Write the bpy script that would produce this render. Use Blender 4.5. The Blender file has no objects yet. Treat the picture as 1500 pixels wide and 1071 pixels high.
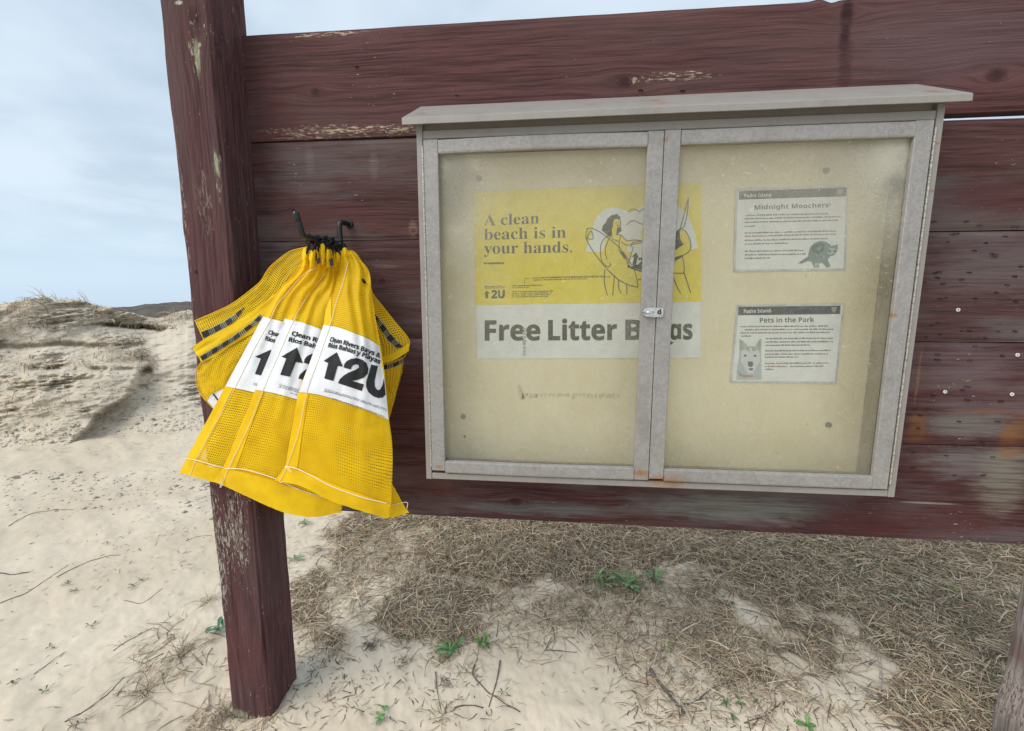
import bpy, math, random
import numpy as np
random.seed(7); RS = np.random.RandomState(11)

# ------------------------------------------------------------------ camera, sky, sun, exposure
# Working units: 1 unit = distance camera-to-boards; everything is scaled by S to metres.
S = 1.24; ZO = 1.07
FPX = 625.4; YAW = math.radians(5.52); PITCH = math.radians(-7.97)
sc = bpy.context.scene; COL = sc.collection
cam = bpy.data.cameras.new('camera'); cam.sensor_width = 36; cam.lens = FPX / 1500 * 36
cam.clip_start = 0.02; cam.clip_end = 2000
co = bpy.data.objects.new('camera', cam); COL.objects.link(co)
co.location = (0, -S, ZO * S); co.rotation_euler = (math.radians(90) + PITCH, 0, YAW)
sc.camera = co

SUN_EL, SUN_AZ = math.radians(46), math.radians(228)      # sun behind and left of the camera, behind cloud
world = bpy.data.worlds.new('World'); sc.world = world; world.use_nodes = True
wn = world.node_tree; wn.nodes.clear()
sun = bpy.data.lights.new('sun', 'SUN'); sun.energy = 1.5; sun.angle = math.radians(42); sun.color = (1, .96, .9)
so = bpy.data.objects.new('sun', sun); COL.objects.link(so)
so.rotation_euler = (math.radians(90) - SUN_EL, 0, math.radians(180) - SUN_AZ)
sc.view_settings.view_transform = 'Standard'; sc.view_settings.look = 'None'
sc.view_settings.exposure = 0.92; sc.view_settings.gamma = 1; sc.view_settings.use_curve_mapping = False
sc.render.engine = 'CYCLES'; sc.cycles.use_denoising = True
sc.cycles.max_bounces = 8; sc.cycles.transparent_max_bounces = 24

class G:
    """tiny helper to write node graphs"""
    def __init__(s, nt): s.nt = nt
    def n(s, t, **k):
        x = s.nt.nodes.new(t)
        for a, b in k.items(): setattr(x, a, b)
        return x
    def l(s, a, b): s.nt.links.new(a, b)
    def put(s, sock, v):
        if isinstance(v, bpy.types.NodeSocket): s.l(v, sock)
        elif isinstance(v, (tuple, list)): sock.default_value = tuple(v) + ((1,) if sock.type == 'RGBA' and len(v) == 3 else ())
        else: sock.default_value = v
    def m(s, op, a, b=0.0, c=None, clamp=False):
        x = s.n('ShaderNodeMath', operation=op, use_clamp=clamp); s.put(x.inputs[0], a); s.put(x.inputs[1], b)
        if c is not None: s.put(x.inputs[2], c)
        return x.outputs[0]
    def mix(s, f, a, b, blend='MIX'):
        x = s.n('ShaderNodeMix', data_type='RGBA', blend_type=blend); s.put(x.inputs[0], f); s.put(x.inputs[6], a); s.put(x.inputs[7], b)
        return x.outputs[2]
    def ss(s, v, lo, hi):
        x = s.n('ShaderNodeMapRange', interpolation_type='SMOOTHSTEP'); s.put(x.inputs[0], v); s.put(x.inputs[1], lo); s.put(x.inputs[2], hi)
        return x.outputs[0]
    def noise(s, vec, scale, detail=4, rough=.55, dist=0.0):
        x = s.n('ShaderNodeTexNoise'); s.put(x.inputs['Vector'], vec); x.inputs['Scale'].default_value = scale
        x.inputs['Detail'].default_value = detail; x.inputs['Roughness'].default_value = rough; x.inputs['Distortion'].default_value = dist
        return x.outputs['Fac']
    def xyz(s, v):
        x = s.n('ShaderNodeSeparateXYZ'); s.l(v, x.inputs[0]); return x.outputs
    def vec(s, a, b, c):
        x = s.n('ShaderNodeCombineXYZ'); s.put(x.inputs[0], a); s.put(x.inputs[1], b); s.put(x.inputs[2], c); return x.outputs[0]
    def bump(s, h, strength=.3, dist=.01):
        x = s.n('ShaderNodeBump'); x.inputs['Strength'].default_value = strength; x.inputs['Distance'].default_value = dist; s.put(x.inputs['Height'], h)
        return x.outputs[0]

w = G(wn)
sky = w.n('ShaderNodeTexSky', sky_type='NISHITA', sun_disc=False, sun_elevation=SUN_EL, sun_rotation=SUN_AZ)
sky.air_density = 1.2; sky.dust_density = 2.0
tc = w.n('ShaderNodeTexCoord').outputs['Generated']
X, Y, Z = w.xyz(tc)
zc = w.m('MAXIMUM', w.m('ADD', Z, .16), .06)
pv = w.vec(w.m('DIVIDE', X, zc), w.m('DIVIDE', Y, zc), w.m('MULTIPLY', Z, .6))
n1 = w.noise(pv, 1.1, 6, .52, .3); n2 = w.noise(pv, 3.1, 5, .5)
cl = w.ss(w.m('ADD', w.m('MULTIPLY', n1, .8), w.m('MULTIPLY', n2, .2)), .36, .64)
cloud = w.mix(cl, (3.8, 4.7, 5.6), (5.35, 6.15, 6.9))
cloud = w.mix(w.ss(Z, .22, .0), cloud, (4.5, 5.75, 6.95))
col = w.mix(.86, sky.outputs[0], cloud)
bg = w.n('ShaderNodeBackground'); bg.inputs[1].default_value = .079; w.l(col, bg.inputs[0])
wo = w.n('ShaderNodeOutputWorld'); w.l(bg.outputs[0], wo.inputs[0])

# ------------------------------------------------------------------ geometry helpers
Fv = np.array([-math.sin(YAW) * math.cos(PITCH), math.cos(YAW) * math.cos(PITCH), math.sin(PITCH)])
Rv = np.array([math.cos(YAW), math.sin(YAW), 0.]); Uv = np.cross(Rv, Fv); C0 = np.array([0., -1., 0.])
def ray(px, py): return Fv + Rv * (px - 750) / FPX - Uv * (py - 535.5) / FPX
def at(px, py, y=0.): d = ray(px, py); return C0 + d * ((y + 1) / d[1])       # point at depth y seen at that spot of the photo
def atz(px, py, z): d = ray(px, py); return C0 + d * (z / d[2])
def atd(px, py, dist): d = ray(px, py); return C0 + d * (dist / math.hypot(d[0], d[1]))
def proj(P):
    d = P - C0; z = d @ Fv
    z = np.where(z < .05, .05, z)
    return 750 + FPX * (d @ Rv) / z, 535.5 - FPX * (d @ Uv) / z
def tow(p):
    p = np.asarray(p, float).reshape(-1, 3); return (p + [0, 0, ZO]) * S

def hsh(ix, iy, s):
    n = (ix * 374761393 + iy * 668265263 + s * 974634777) & 0xffffffff
    n = ((n ^ (n >> 13)) * 1274126177) & 0xffffffff
    return ((n ^ (n >> 16)) & 0xffff) / 65535.0
def vnoise(x, y, s=0):
    x = np.asarray(x, float); y = np.asarray(y, float)
    ix = np.floor(x).astype(np.int64); iy = np.floor(y).astype(np.int64); fx = x - ix; fy = y - iy
    fx = fx * fx * (3 - 2 * fx); fy = fy * fy * (3 - 2 * fy)
    a = hsh(ix, iy, s); b = hsh(ix + 1, iy, s); c = hsh(ix, iy + 1, s); d = hsh(ix + 1, iy + 1, s)
    return (a * (1 - fx) + b * fx) * (1 - fy) + (c * (1 - fx) + d * fx) * fy - .5
def fbm(x, y, s=0, o=4, g=.5):
    r = 0; a = 1.
    for k in range(o): r = r + a * vnoise(np.asarray(x) * 2 ** k + 17 * k, np.asarray(y) * 2 ** k + 31 * k, s + k); a *= g
    return r
def sst(x, a, b): t = np.clip((np.asarray(x, float) - a) / (b - a), 0, 1); return t * t * (3 - 2 * t)

def root(name, label, cat, base, group=None):
    o = bpy.data.objects.new(name, None); COL.objects.link(o); o.empty_display_size = .05
    o.location = tow(base)[0]; o['label'] = label; o['category'] = cat
    if group: o['group'] = group
    return o
def rootloc(p):
    v = np.zeros(3)
    while p is not None: v = v + np.array(p.location); p = p.parent
    return v
def mesh(name, verts, faces, m, parent=None, smooth=False, cols=None, uv=None, world=False, kind=None, base=None):
    """verts in working units unless world=True; verts become local to the parent"""
    v = np.asarray(verts, float).reshape(-1, 3)
    if not world: v = (v + [0, 0, ZO]) * S
    org = rootloc(parent)
    if base is not None: org = tow(base)[0]
    v = v - org
    me = bpy.data.meshes.new(name)
    if isinstance(faces, np.ndarray):
        k = faces.shape[1]; nf = len(faces)
        me.vertices.add(len(v)); me.vertices.foreach_set('co', v.astype(np.float32).ravel())
        me.loops.add(nf * k); me.loops.foreach_set('vertex_index', faces.astype(np.int32).ravel())
        me.polygons.add(nf); me.polygons.foreach_set('loop_start', np.arange(0, nf * k, k, dtype=np.int32))
        try: me.polygons.foreach_set('loop_total', np.full(nf, k, dtype=np.int32))
        except Exception: pass
        me.update(calc_edges=True)
    else:
        me.from_pydata(v.tolist(), [], faces); me.update()
    if smooth: me.polygons.foreach_set('use_smooth', np.ones(len(me.polygons), bool))
    if cols is not None:
        c = np.ones((len(v), 4), np.float32); c[:, :3] = cols
        me.color_attributes.new('col', 'FLOAT_COLOR', 'POINT').data.foreach_set('color', c.ravel())
    if uv is not None:
        idx = np.zeros(len(me.loops), np.int32); me.loops.foreach_get('vertex_index', idx)
        me.uv_layers.new(name='UVMap').data.foreach_set('uv', np.asarray(uv, np.float32)[idx].ravel())
    if m: me.materials.append(m)
    o = bpy.data.objects.new(name, me); COL.objects.link(o)
    if parent is not None: o.parent = parent
    elif base is not None: o.location = org
    if kind: o['kind'] = kind
    return o
def tag(o, label, cat, group=None):
    o['label'] = label; o['category'] = cat
    if group: o['group'] = group
    return o

def box(x0, x1, y0, y1, z0, z1, b=0.0015):
    """bevelled box"""
    V = []; F = []
    xs = (x0, x1); ys = (y0, y1); zs = (z0, z1); idx = {}
    for i in range(2):
        for j in range(2):
            for k in range(2):
                for a in range(3):
                    p = [xs[i], ys[j], zs[k]]
                    for q in range(3):
                        if q != a: p[q] += b * (1 if (i, j, k)[q] == 0 else -1)
                    idx[(i, j, k, a)] = len(V); V.append(p)
    def f(*c): F.append([idx[q] for q in c])
    for s in (0, 1):
        f((s,0,0,0),(s,1,0,0),(s,1,1,0),(s,0,1,0)); f((0,s,0,1),(1,s,0,1),(1,s,1,1),(0,s,1,1)); f((0,0,s,2),(1,0,s,2),(1,1,s,2),(0,1,s,2))
    for j in (0,1):
        for k in (0,1):
            f((0,j,k,1),(1,j,k,1),(1,j,k,2),(0,j,k,2)); f((j,0,k,0),(j,1,k,0),(j,1,k,2),(j,0,k,2)); f((j,k,0,0),(j,k,1,0),(j,k,1,1),(j,k,0,1))
    for i in (0,1):
        for j in (0,1):
            for k in (0,1): f((i,j,k,0),(i,j,k,1),(i,j,k,2))
    return V, F
def join(*parts):
    V = []; F = []
    for v, f in parts:
        n = len(V); V += [tuple(p) for p in v]; F += [[i + n for i in q] for q in f]
    return V, F
def fix(o):
    import bmesh
    bm = bmesh.new(); bm.from_mesh(o.data); bmesh.ops.recalc_face_normals(bm, faces=bm.faces); bm.to_mesh(o.data); bm.free(); return o
def tube(pts, r, sides=8, cap=True):
    P = np.array(pts, float); n = len(P); rr = np.full(n, r) if np.isscalar(r) else np.array(r, float)
    V = []; F = []
    up = np.array([.13, .3, .94])
    for i in range(n):
        t = P[min(i + 1, n - 1)] - P[max(i - 1, 0)]; t /= np.linalg.norm(t) + 1e-12
        a = np.cross(t, up)
        if np.linalg.norm(a) < 1e-3: a = np.cross(t, [1, 0, 0])
        a /= np.linalg.norm(a); b = np.cross(a, t); up = b
        for k in range(sides):
            th = 2 * math.pi * k / sides; V.append(tuple(P[i] + rr[i] * (a * math.cos(th) + b * math.sin(th))))
    for i in range(n - 1):
        for k in range(sides):
            k2 = (k + 1) % sides; F.append([i * sides + k, i * sides + k2, (i + 1) * sides + k2, (i + 1) * sides + k])
    if cap: F.append(list(range(sides))[::-1]); F.append([(n - 1) * sides + k for k in range(sides)])
    return V, F
def crom(P, m=6):
    P = [np.array(p, float) for p in P]
    if len(P) < 3: return [P[0] + (P[-1] - P[0]) * t for t in np.linspace(0, 1, m)]
    Q = [2 * P[0] - P[1]] + P + [2 * P[-1] - P[-2]]; out = []
    for i in range(1, len(Q) - 2):
        for t in np.linspace(0, 1, m, endpoint=False):
            a, b, c, d = Q[i-1], Q[i], Q[i+1], Q[i+2]
            out.append(.5 * ((2*b) + (-a+c)*t + (2*a-5*b+4*c-d)*t*t + (-a+3*b-3*c+d)*t**3))
    out.append(P[-1]); return out
def grid(fn, nu, nv):
    """fn(u,v)->(N,3) arrays; returns verts, quads array"""
    u, v = np.meshgrid(np.linspace(0, 1, nu), np.linspace(0, 1, nv)); P = fn(u.ravel(), v.ravel())
    i = np.arange(nu * nv).reshape(nv, nu)
    q = np.stack([i[:-1, :-1], i[:-1, 1:], i[1:, 1:], i[1:, :-1]], -1).reshape(-1, 4)
    return P, q, np.stack([u.ravel(), v.ravel()], -1)

# ------------------------------------------------------------------ materials
def newmat(name):
    m = bpy.data.materials.new(name); m.use_nodes = True; g = G(m.node_tree)
    b = m.node_tree.nodes['Principled BSDF']; return m, g, b
def simple(name, colr, rough=.6, metal=0., var=.15, scale=40, bump=.0, spec=.4):
    m, g, b = newmat(name); o = g.n('ShaderNodeTexCoord').outputs['Object']
    nz = g.noise(o, scale, 5)
    g.put(b.inputs['Base Color'], g.mix(g.ss(nz, .3, .7), tuple(c * (1 - var) for c in colr), tuple(min(1, c * (1 + var)) for c in colr)))
    b.inputs['Roughness'].default_value = rough; b.inputs['Metallic'].default_value = metal; b.inputs['Specular IOR Level'].default_value = spec
    if bump: g.l(g.bump(nz, bump, .002), b.inputs['Normal'])
    return m
def wood(name, seed, along='x', dark=(.042, .017, .017), mid=(.105, .042, .040), grey=(.14, .10, .09), bleach=.35, feats=(), knots=(), chips=.0, rough=.78, fleck=.745, green=False):
    """painted weathered timber; feats = (cx, cz, rx, rz, colour, amount) in world metres"""
    m, g, b = newmat(name); P = g.n('ShaderNodeNewGeometry').outputs['Position']
    x, y, z = g.xyz(P); a, c = (x, z) if along == 'x' else (z, x)
    warp = g.m('MULTIPLY', g.m('SUBTRACT', g.noise(g.vec(g.m('MULTIPLY', a, 2.2), seed, g.m('MULTIPLY', c, 5)), 1, 3), .5), .028)
    c2 = g.m('ADD', c, warp); kd = None
    for (kx, kz, kr) in knots:
        dx = g.m('DIVIDE', g.m('SUBTRACT', a, kx), kr * 3.2); dz = g.m('DIVIDE', g.m('SUBTRACT', c, kz), kr * 1.3)
        d2 = g.m('ADD', g.m('MULTIPLY', dx, dx), g.m('MULTIPLY', dz, dz)); e = g.m('EXPONENT', g.m('MULTIPLY', d2, -1))
        sgn = g.m('MULTIPLY', g.m('MULTIPLY', dz, kr * 1.5), e); c2 = g.m('SUBTRACT', c2, sgn)
        r2 = g.m('ADD', g.m('MULTIPLY', g.m('MULTIPLY', dx, dx), 7), g.m('MULTIPLY', g.m('MULTIPLY', dz, dz), 2.2)); kk = g.ss(g.m('ADD', r2, g.m('MULTIPLY', g.noise(P, 60, 2), .8)), 1.25, .3)
        kd = kk if kd is None else g.m('MAXIMUM', kd, kk)
    g1 = g.noise(g.vec(g.m('MULTIPLY', a, 3), g.m('ADD', g.m('MULTIPLY', y, 60), seed), g.m('MULTIPLY', c2, 75)), 1, 6, .62, .2)
    g2 = g.noise(g.vec(g.m('MULTIPLY', a, 9), g.m('ADD', g.m('MULTIPLY', y, 200), seed), g.m('MULTIPLY', c2, 420)), 1, 4, .6)
    g3 = g.noise(g.vec(g.m('MULTIPLY', a, 5), g.m('ADD', g.m('MULTIPLY', y, 120), seed + 2), g.m('MULTIPLY', c2, 190)), 1, 5, .65)
    big = g.noise(g.vec(g.m('MULTIPLY', a, 1.6), seed + 3, g.m('MULTIPLY', c, 7)), 1, 5, .6)
    col = g.mix(g.ss(g.m('ADD', g.m('MULTIPLY', g1, .45), g.m('MULTIPLY', g3, .55)), .37, .61), dark, mid)
    col = g.mix(g.m('MULTIPLY', g.ss(g.noise(g.vec(g.m('MULTIPLY', a, 2.5), g.m('ADD', g.m('MULTIPLY', y, 90), seed + 7), g.m('MULTIPLY', c2, 130)), 1, 5, .7), .60, .68), .5), col, tuple(v * .4 for v in dark))
    col = g.mix(g.m('MULTIPLY', g.ss(big, .44, .64), bleach), col, grey)
    col = g.mix(g.m('MULTIPLY', g.ss(g2, .5, .78), .28), col, tuple(v * 1.5 for v in grey))
    edgen = g.noise(g.vec(g.m('MULTIPLY', a, 14), g.m('ADD', g.m('MULTIPLY', y, 60), seed), g.m('MULTIPLY', c2, 60)), 1, 5, .65)
    for (cx, cz, rx, rz, fc, am) in feats:
        dx = g.m('DIVIDE', g.m('SUBTRACT', x, cx), rx); dz = g.m('DIVIDE', g.m('SUBTRACT', z, cz), rz)
        d = g.m('SQRT', g.m('ADD', g.m('MULTIPLY', dx, dx), g.m('MULTIPLY', dz, dz)))
        k = g.ss(g.m('ADD', d, g.m('MULTIPLY', g.m('SUBTRACT', edgen, .5), 1.5)), 1.15, .35)
        if am < 0:      # flaked patch: hard small chips of bare wood
            fl = g.noise(g.vec(g.m('MULTIPLY', a, 48), g.m('ADD', g.m('MULTIPLY', y, 200), seed + 9), g.m('MULTIPLY', c2, 260)), 1, 4, .75)
            k = g.m('MULTIPLY', g.ss(g.m('ADD', fl, g.m('MULTIPLY', k, .10)), .61, .645), g.ss(k, .05, .4)); am = -am
        k = g.m('MULTIPLY', k, g.m('ADD', .45, g.m('MULTIPLY', g.ss(g3, .40, .58), .55)))
        col = g.mix(g.m('MULTIPLY', k, am), col, fc)
    fl = g.noise(g.vec(g.m('MULTIPLY', a, 55), g.m('ADD', g.m('MULTIPLY', y, 230), seed + 5), g.m('MULTIPLY', c, 230)), 1, 3, .6); fz = g.noise(P, 5, 3)
    fm = g.ss(g.m('ADD', fl, g.m('MULTIPLY', g.ss(fz, .45, .75), .1)), fleck, fleck + .03)
    if kd is not None: col = g.mix(g.m('MULTIPLY', kd, .7), col, tuple(v * .55 for v in dark))
    fcol = (.42, .44, .31) if green else (.45, .36, .29)
    col = g.mix(g.m('MULTIPLY', fm, .85), col, fcol)
    g.l(col, b.inputs['Base Color'])
    b.inputs['Roughness'].default_value = rough; b.inputs['Specular IOR Level'].default_value = .12
    h = g.m('ADD', g.m('MULTIPLY', g1, .6), g.m('MULTIPLY', g2, .35)); h = g.m('SUBTRACT', h, g.m('MULTIPLY', fm, .3))
    g.l(g.bump(g.m('ADD', h, g.m('MULTIPLY', g3, .5)), .85, .004), b.inputs['Normal'])
    return m
def wpx(px, py, rx, rz, c, am):      # a stain given where it shows on the boards, radii in photo pixels
    p = tow(at(px, py, 0))[0]; k = S / FPX; return (p[0], p[2], rx * k, rz * k, c, am)
def kpx(px, py, r): p = tow(at(px, py, 0))[0]; return (p[0], p[2], r * S / FPX)

def attrmat(name, rough=.7, var=.2, trans=0., scale=120):
    m, g, b = newmat(name); a = g.n('ShaderNodeAttribute', attribute_name='col').outputs['Color']
    o = g.n('ShaderNodeTexCoord').outputs['Object']; nz = g.noise(o, scale, 3)
    g.l(g.mix(g.ss(nz, .3, .7), g.mix(var, a, (0, 0, 0)), a), b.inputs['Base Color']); b.inputs['Roughness'].default_value = rough
    b.inputs['Specular IOR Level'].default_value = .25
    return m

def sandmat(name, c1, c2, c3, bstr=.5, dirt=.25, thatch=False):
    m, g, b = newmat(name); P = g.n('ShaderNodeNewGeometry').outputs['Position']
    a = g.noise(P, 1.3, 5, .6); f = g.noise(P, 420, 2, .7); md = g.noise(P, 22, 5, .65); f2 = g.noise(P, 1100, 2, .6)
    col = g.mix(g.ss(a, .35, .65), c1, c2); col = g.mix(g.m('MULTIPLY', g.ss(md, .5, .75), dirt), col, c3)
    col = g.mix(g.m('MULTIPLY', g.ss(f2, .58, .7), .45), col, tuple(v * .45 for v in c3)); col = g.mix(g.m('MULTIPLY', g.ss(f, .6, .72), .35), col, (.72, .68, .6))
    if thatch:
        at_ = g.n('ShaderNodeAttribute', attribute_name='col').outputs['Fac']; tn = g.noise(P, 150, 4, .7)
        col = g.mix(g.m('MULTIPLY', g.ss(g.m('ADD', at_, g.m('MULTIPLY', g.m('SUBTRACT', tn, .5), 1.2)), .35, .75), .92), col, g.mix(g.ss(g.noise(P, 330, 3), .35, .65), (.085, .064, .045), (.26, .205, .145)))
    g.l(col, b.inputs['Base Color']); b.inputs['Roughness'].default_value = .95; b.inputs['Specular IOR Level'].default_value = .15
    h = g.m('ADD', g.m('MULTIPLY', f, .35), md); g.l(g.bump(h, bstr, .006), b.inputs['Normal']); return m
M_SAND = sandmat('dune_sand', (.54, .455, .345), (.61, .525, .41), (.36, .29, .21), thatch=True)
M_BANK = sandmat('crusted_sand', (.53, .455, .35), (.60, .525, .42), (.32, .26, .19), .5, .4)
M_VEG = sandmat('far_dune_scrub', (.075, .062, .052), (.12, .10, .082), (.05, .045, .035), .6, .6)
M_GRASS = attrmat('dry_grass_blade', .75, .25)
M_LEAF = attrmat('green_leaf', .5, .25, scale=60)
M_TWIG = simple('grey_twig', (.11, .09, .08), .85, var=.5, scale=90, bump=.5)
M_TWIGP = simple('pale_stem', (.36, .31, .26), .85, var=.35, scale=90, bump=.4)

def galv(name, c, spang=.12, rust=()):
    m, g, b = newmat(name); o = g.n('ShaderNodeNewGeometry').outputs['Position']
    v = g.n('ShaderNodeTexVoronoi'); g.l(g.mix(.012, o, g.n('ShaderNodeTexNoise').outputs['Color']), v.inputs['Vector']); v.inputs['Scale'].default_value = 170
    cc = g.xyz(v.outputs['Color'])[0]; nz = g.noise(o, 9, 6, .65); nf = g.noise(o, 260, 3)
    t = g.m('ADD', g.m('MULTIPLY', cc, spang), g.m('MULTIPLY', nf, spang * 1.3))
    col = g.mix(t, c, tuple(min(1, q * 1.75) for q in c)); col = g.mix(g.m('MULTIPLY', g.ss(nz, .45, .75), .35), col, tuple(q * .62 for q in (c[0], c[1] * .93, c[2] * .86)))
    sp = g.noise(o, 48, 4, .7); col = g.mix(g.m('MULTIPLY', g.ss(sp, .70, .76), .8), col, (.12, .07, .04))
    x, y, z = g.xyz(o)
    for (px, py, yy, r, am) in rust:
        p = tow(at(px, py, yy))[0]; k = S / FPX * r
        dx = g.m('DIVIDE', g.m('SUBTRACT', x, p[0]), k); dz = g.m('DIVIDE', g.m('SUBTRACT', z, p[2]), k * .55)
        d = g.m('ADD', g.m('SQRT', g.m('ADD', g.m('MULTIPLY', dx, dx), g.m('MULTIPLY', dz, dz))), g.m('MULTIPLY', g.noise(o, 90, 4), .9))
        col = g.mix(g.m('MULTIPLY', g.ss(d, 1.5, .5), am), col, (.30, .13, .045))
    g.l(col, b.inputs['Base Color']); b.inputs['Metallic'].default_value = .15; b.inputs['Roughness'].default_value = .5
    g.l(g.bump(g.m('ADD', nf, g.m('MULTIPLY', nz, .5)), .15, .001), b.inputs['Normal']); return m
RUST = [(643, 684, -.112, 9, .7), (938, 693, -.112, 14, .9), (962, 703, -.112, 20, .75), (985, 706, -.11, 26, .6), (860, 674, -.112, 7, .7), (1308, 462, -.112, 8, .8), (975, 205, -.112, 6, .7), (783, 687, -.112, 6, .4),
        (617, 166, -.09, 9, .8), (962, 144, -.07, 12, .8), (970, 152, -.09, 10, .8), (1370, 132, -.1, 16, .8), (1372, 210, -.11, 5, .8), (1366, 280, -.11, 5, .8)]
M_FRAME = galv('spangled_galvanised_steel', (.225, .213, .200), .42, RUST)
M_CASE = galv('taupe_painted_steel', (.275, .252, .228), .10, RUST)
M_DARKM = simple('dark_inner_steel', (.10, .095, .08), .6)  # even dark steel tone of the door frames behind the stiles and rails
M_HINGE = simple('hinge_steel', (.50, .46, .41), .35, .6, .3, 200)
M_CHROME = simple('hasp_zinc', (.62, .62, .62), .3, .9, .2, 120)
M_BLACK = simple('black_vinyl_coating', (.012, .013, .016), .38, 0, .3, 60, spec=.5)
M_CORD = simple('black_cord', (.014, .014, .015), .85, 0, .4, 300)
M_WHITE = simple('white_plastic', (.78, .78, .76), .5, 0, .06, 60)
M_RUSTY = simple('rusty_staple', (.035, .018, .012), .8, .2, .5, 200)
M_STITCH = simple('white_thread', (.82, .76, .55), .8, 0, .15, 400)
M_INK = simple('black_ink', (.012, .012, .013), .55, 0, .2, 50)
M_BANDP = simple('pale_band_weave', (.50, .46, .30), .8, 0, .2, 300)
M_WASH = simple('nylon_washer', (.74, .70, .62), .55, 0, .15, 100)

def backmat():
    m, g, b = newmat('cream_backboard'); P = g.n('ShaderNodeNewGeometry').outputs['Position']
    a = g.noise(P, 5, 5); st = g.noise(g.vec(g.m('MULTIPLY', g.xyz(P)[0], 60), 0, g.m('MULTIPLY', g.xyz(P)[2], 4)), 1, 3); s = g.noise(P, 55, 3, .6)
    col = g.mix(g.ss(a, .3, .7), (.90, .79, .50), (.94, .85, .59)); col = g.mix(g.m('MULTIPLY', st, .08), col, (.3, .25, .12))
    col = g.mix(g.m('MULTIPLY', g.ss(s, .70, .76), .5), col, (.28, .24, .15)); g.l(col, b.inputs['Base Color']); b.inputs['Roughness'].default_value = .6; return m
M_BACK = backmat()
M_INNER = simple('inner_side_steel', (.38, .34, .25), .55, 0, .15, 12)
def panemat(name, fog):
    m = bpy.data.materials.new(name); m.use_nodes = True; nt = m.node_tree; nt.nodes.clear(); g = G(nt)
    P = g.n('ShaderNodeNewGeometry').outputs['Position']; x, y, z = g.xyz(P)
    big = g.noise(P, 6, 5, .6); fine = g.noise(P, 340, 3, .7); dr = g.noise(P, 120, 2, .6)
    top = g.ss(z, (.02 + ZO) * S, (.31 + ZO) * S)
    dl = g.m('ABSOLUTE', g.m('SUBTRACT', x, .205 * S)); side = g.ss(dl, .28 * S, .46 * S)
    dirt = g.m('MULTIPLY', side, g.ss(big, .30, .62))
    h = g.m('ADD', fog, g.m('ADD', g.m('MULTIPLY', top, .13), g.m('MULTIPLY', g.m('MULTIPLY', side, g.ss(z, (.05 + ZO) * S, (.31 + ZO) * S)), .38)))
    h = g.m('ADD', h, g.m('MULTIPLY', g.m('SUBTRACT', big, .5), .22)); h = g.m('ADD', h, g.m('MULTIPLY', g.m('SUBTRACT', fine, .5), .30))
    h = g.m('ADD', h, g.m('MULTIPLY', g.ss(dr, .68, .74), .2), clamp=True)
    tr = g.n('ShaderNodeBsdfTransparent'); tr.inputs[0].default_value = (.99, .99, .97, 1)
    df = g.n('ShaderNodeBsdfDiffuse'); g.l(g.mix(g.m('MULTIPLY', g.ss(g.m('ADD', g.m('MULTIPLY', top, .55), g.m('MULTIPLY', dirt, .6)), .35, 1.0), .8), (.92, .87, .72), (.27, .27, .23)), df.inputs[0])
    mx = g.n('ShaderNodeMixShader'); g.l(h, mx.inputs[0]); g.l(tr.outputs[0], mx.inputs[1]); g.l(df.outputs[0], mx.inputs[2])
    gl = g.n('ShaderNodeBsdfGlossy'); gl.inputs['Roughness'].default_value = .22; g.l(g.bump(fine, .3, .001), gl.inputs['Normal'])
    fr = g.n('ShaderNodeFresnel'); fr.inputs[0].default_value = 1.4
    m2 = g.n('ShaderNodeMixShader'); g.l(g.m('MULTIPLY', fr.outputs[0], .8), m2.inputs[0]); g.l(mx.outputs[0], m2.inputs[1]); g.l(gl.outputs[0], m2.inputs[2])
    o = g.n('ShaderNodeOutputMaterial'); g.l(m2.outputs[0], o.inputs[0]); return m
M_PANE = panemat('hazed_polycarbonate', .10)
def flat(name, c, rough=.7): return simple(name, c, rough, 0, .05, 30)
M_PY = flat('poster_yellow', (.95, .78, .05)); M_PW = flat('poster_white', (.90, .92, .88)); M_PINK = flat('poster_ink', (.055, .065, .035))
M_NB = flat('notice_bar_ink', (.06, .065, .07)); M_NT = flat('notice_text_ink', (.10, .11, .115)); M_NRED = flat('notice_red_ink', (.42, .16, .10)); M_LAM = simple('laminate_edge', (.62, .64, .60), .3)
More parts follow.
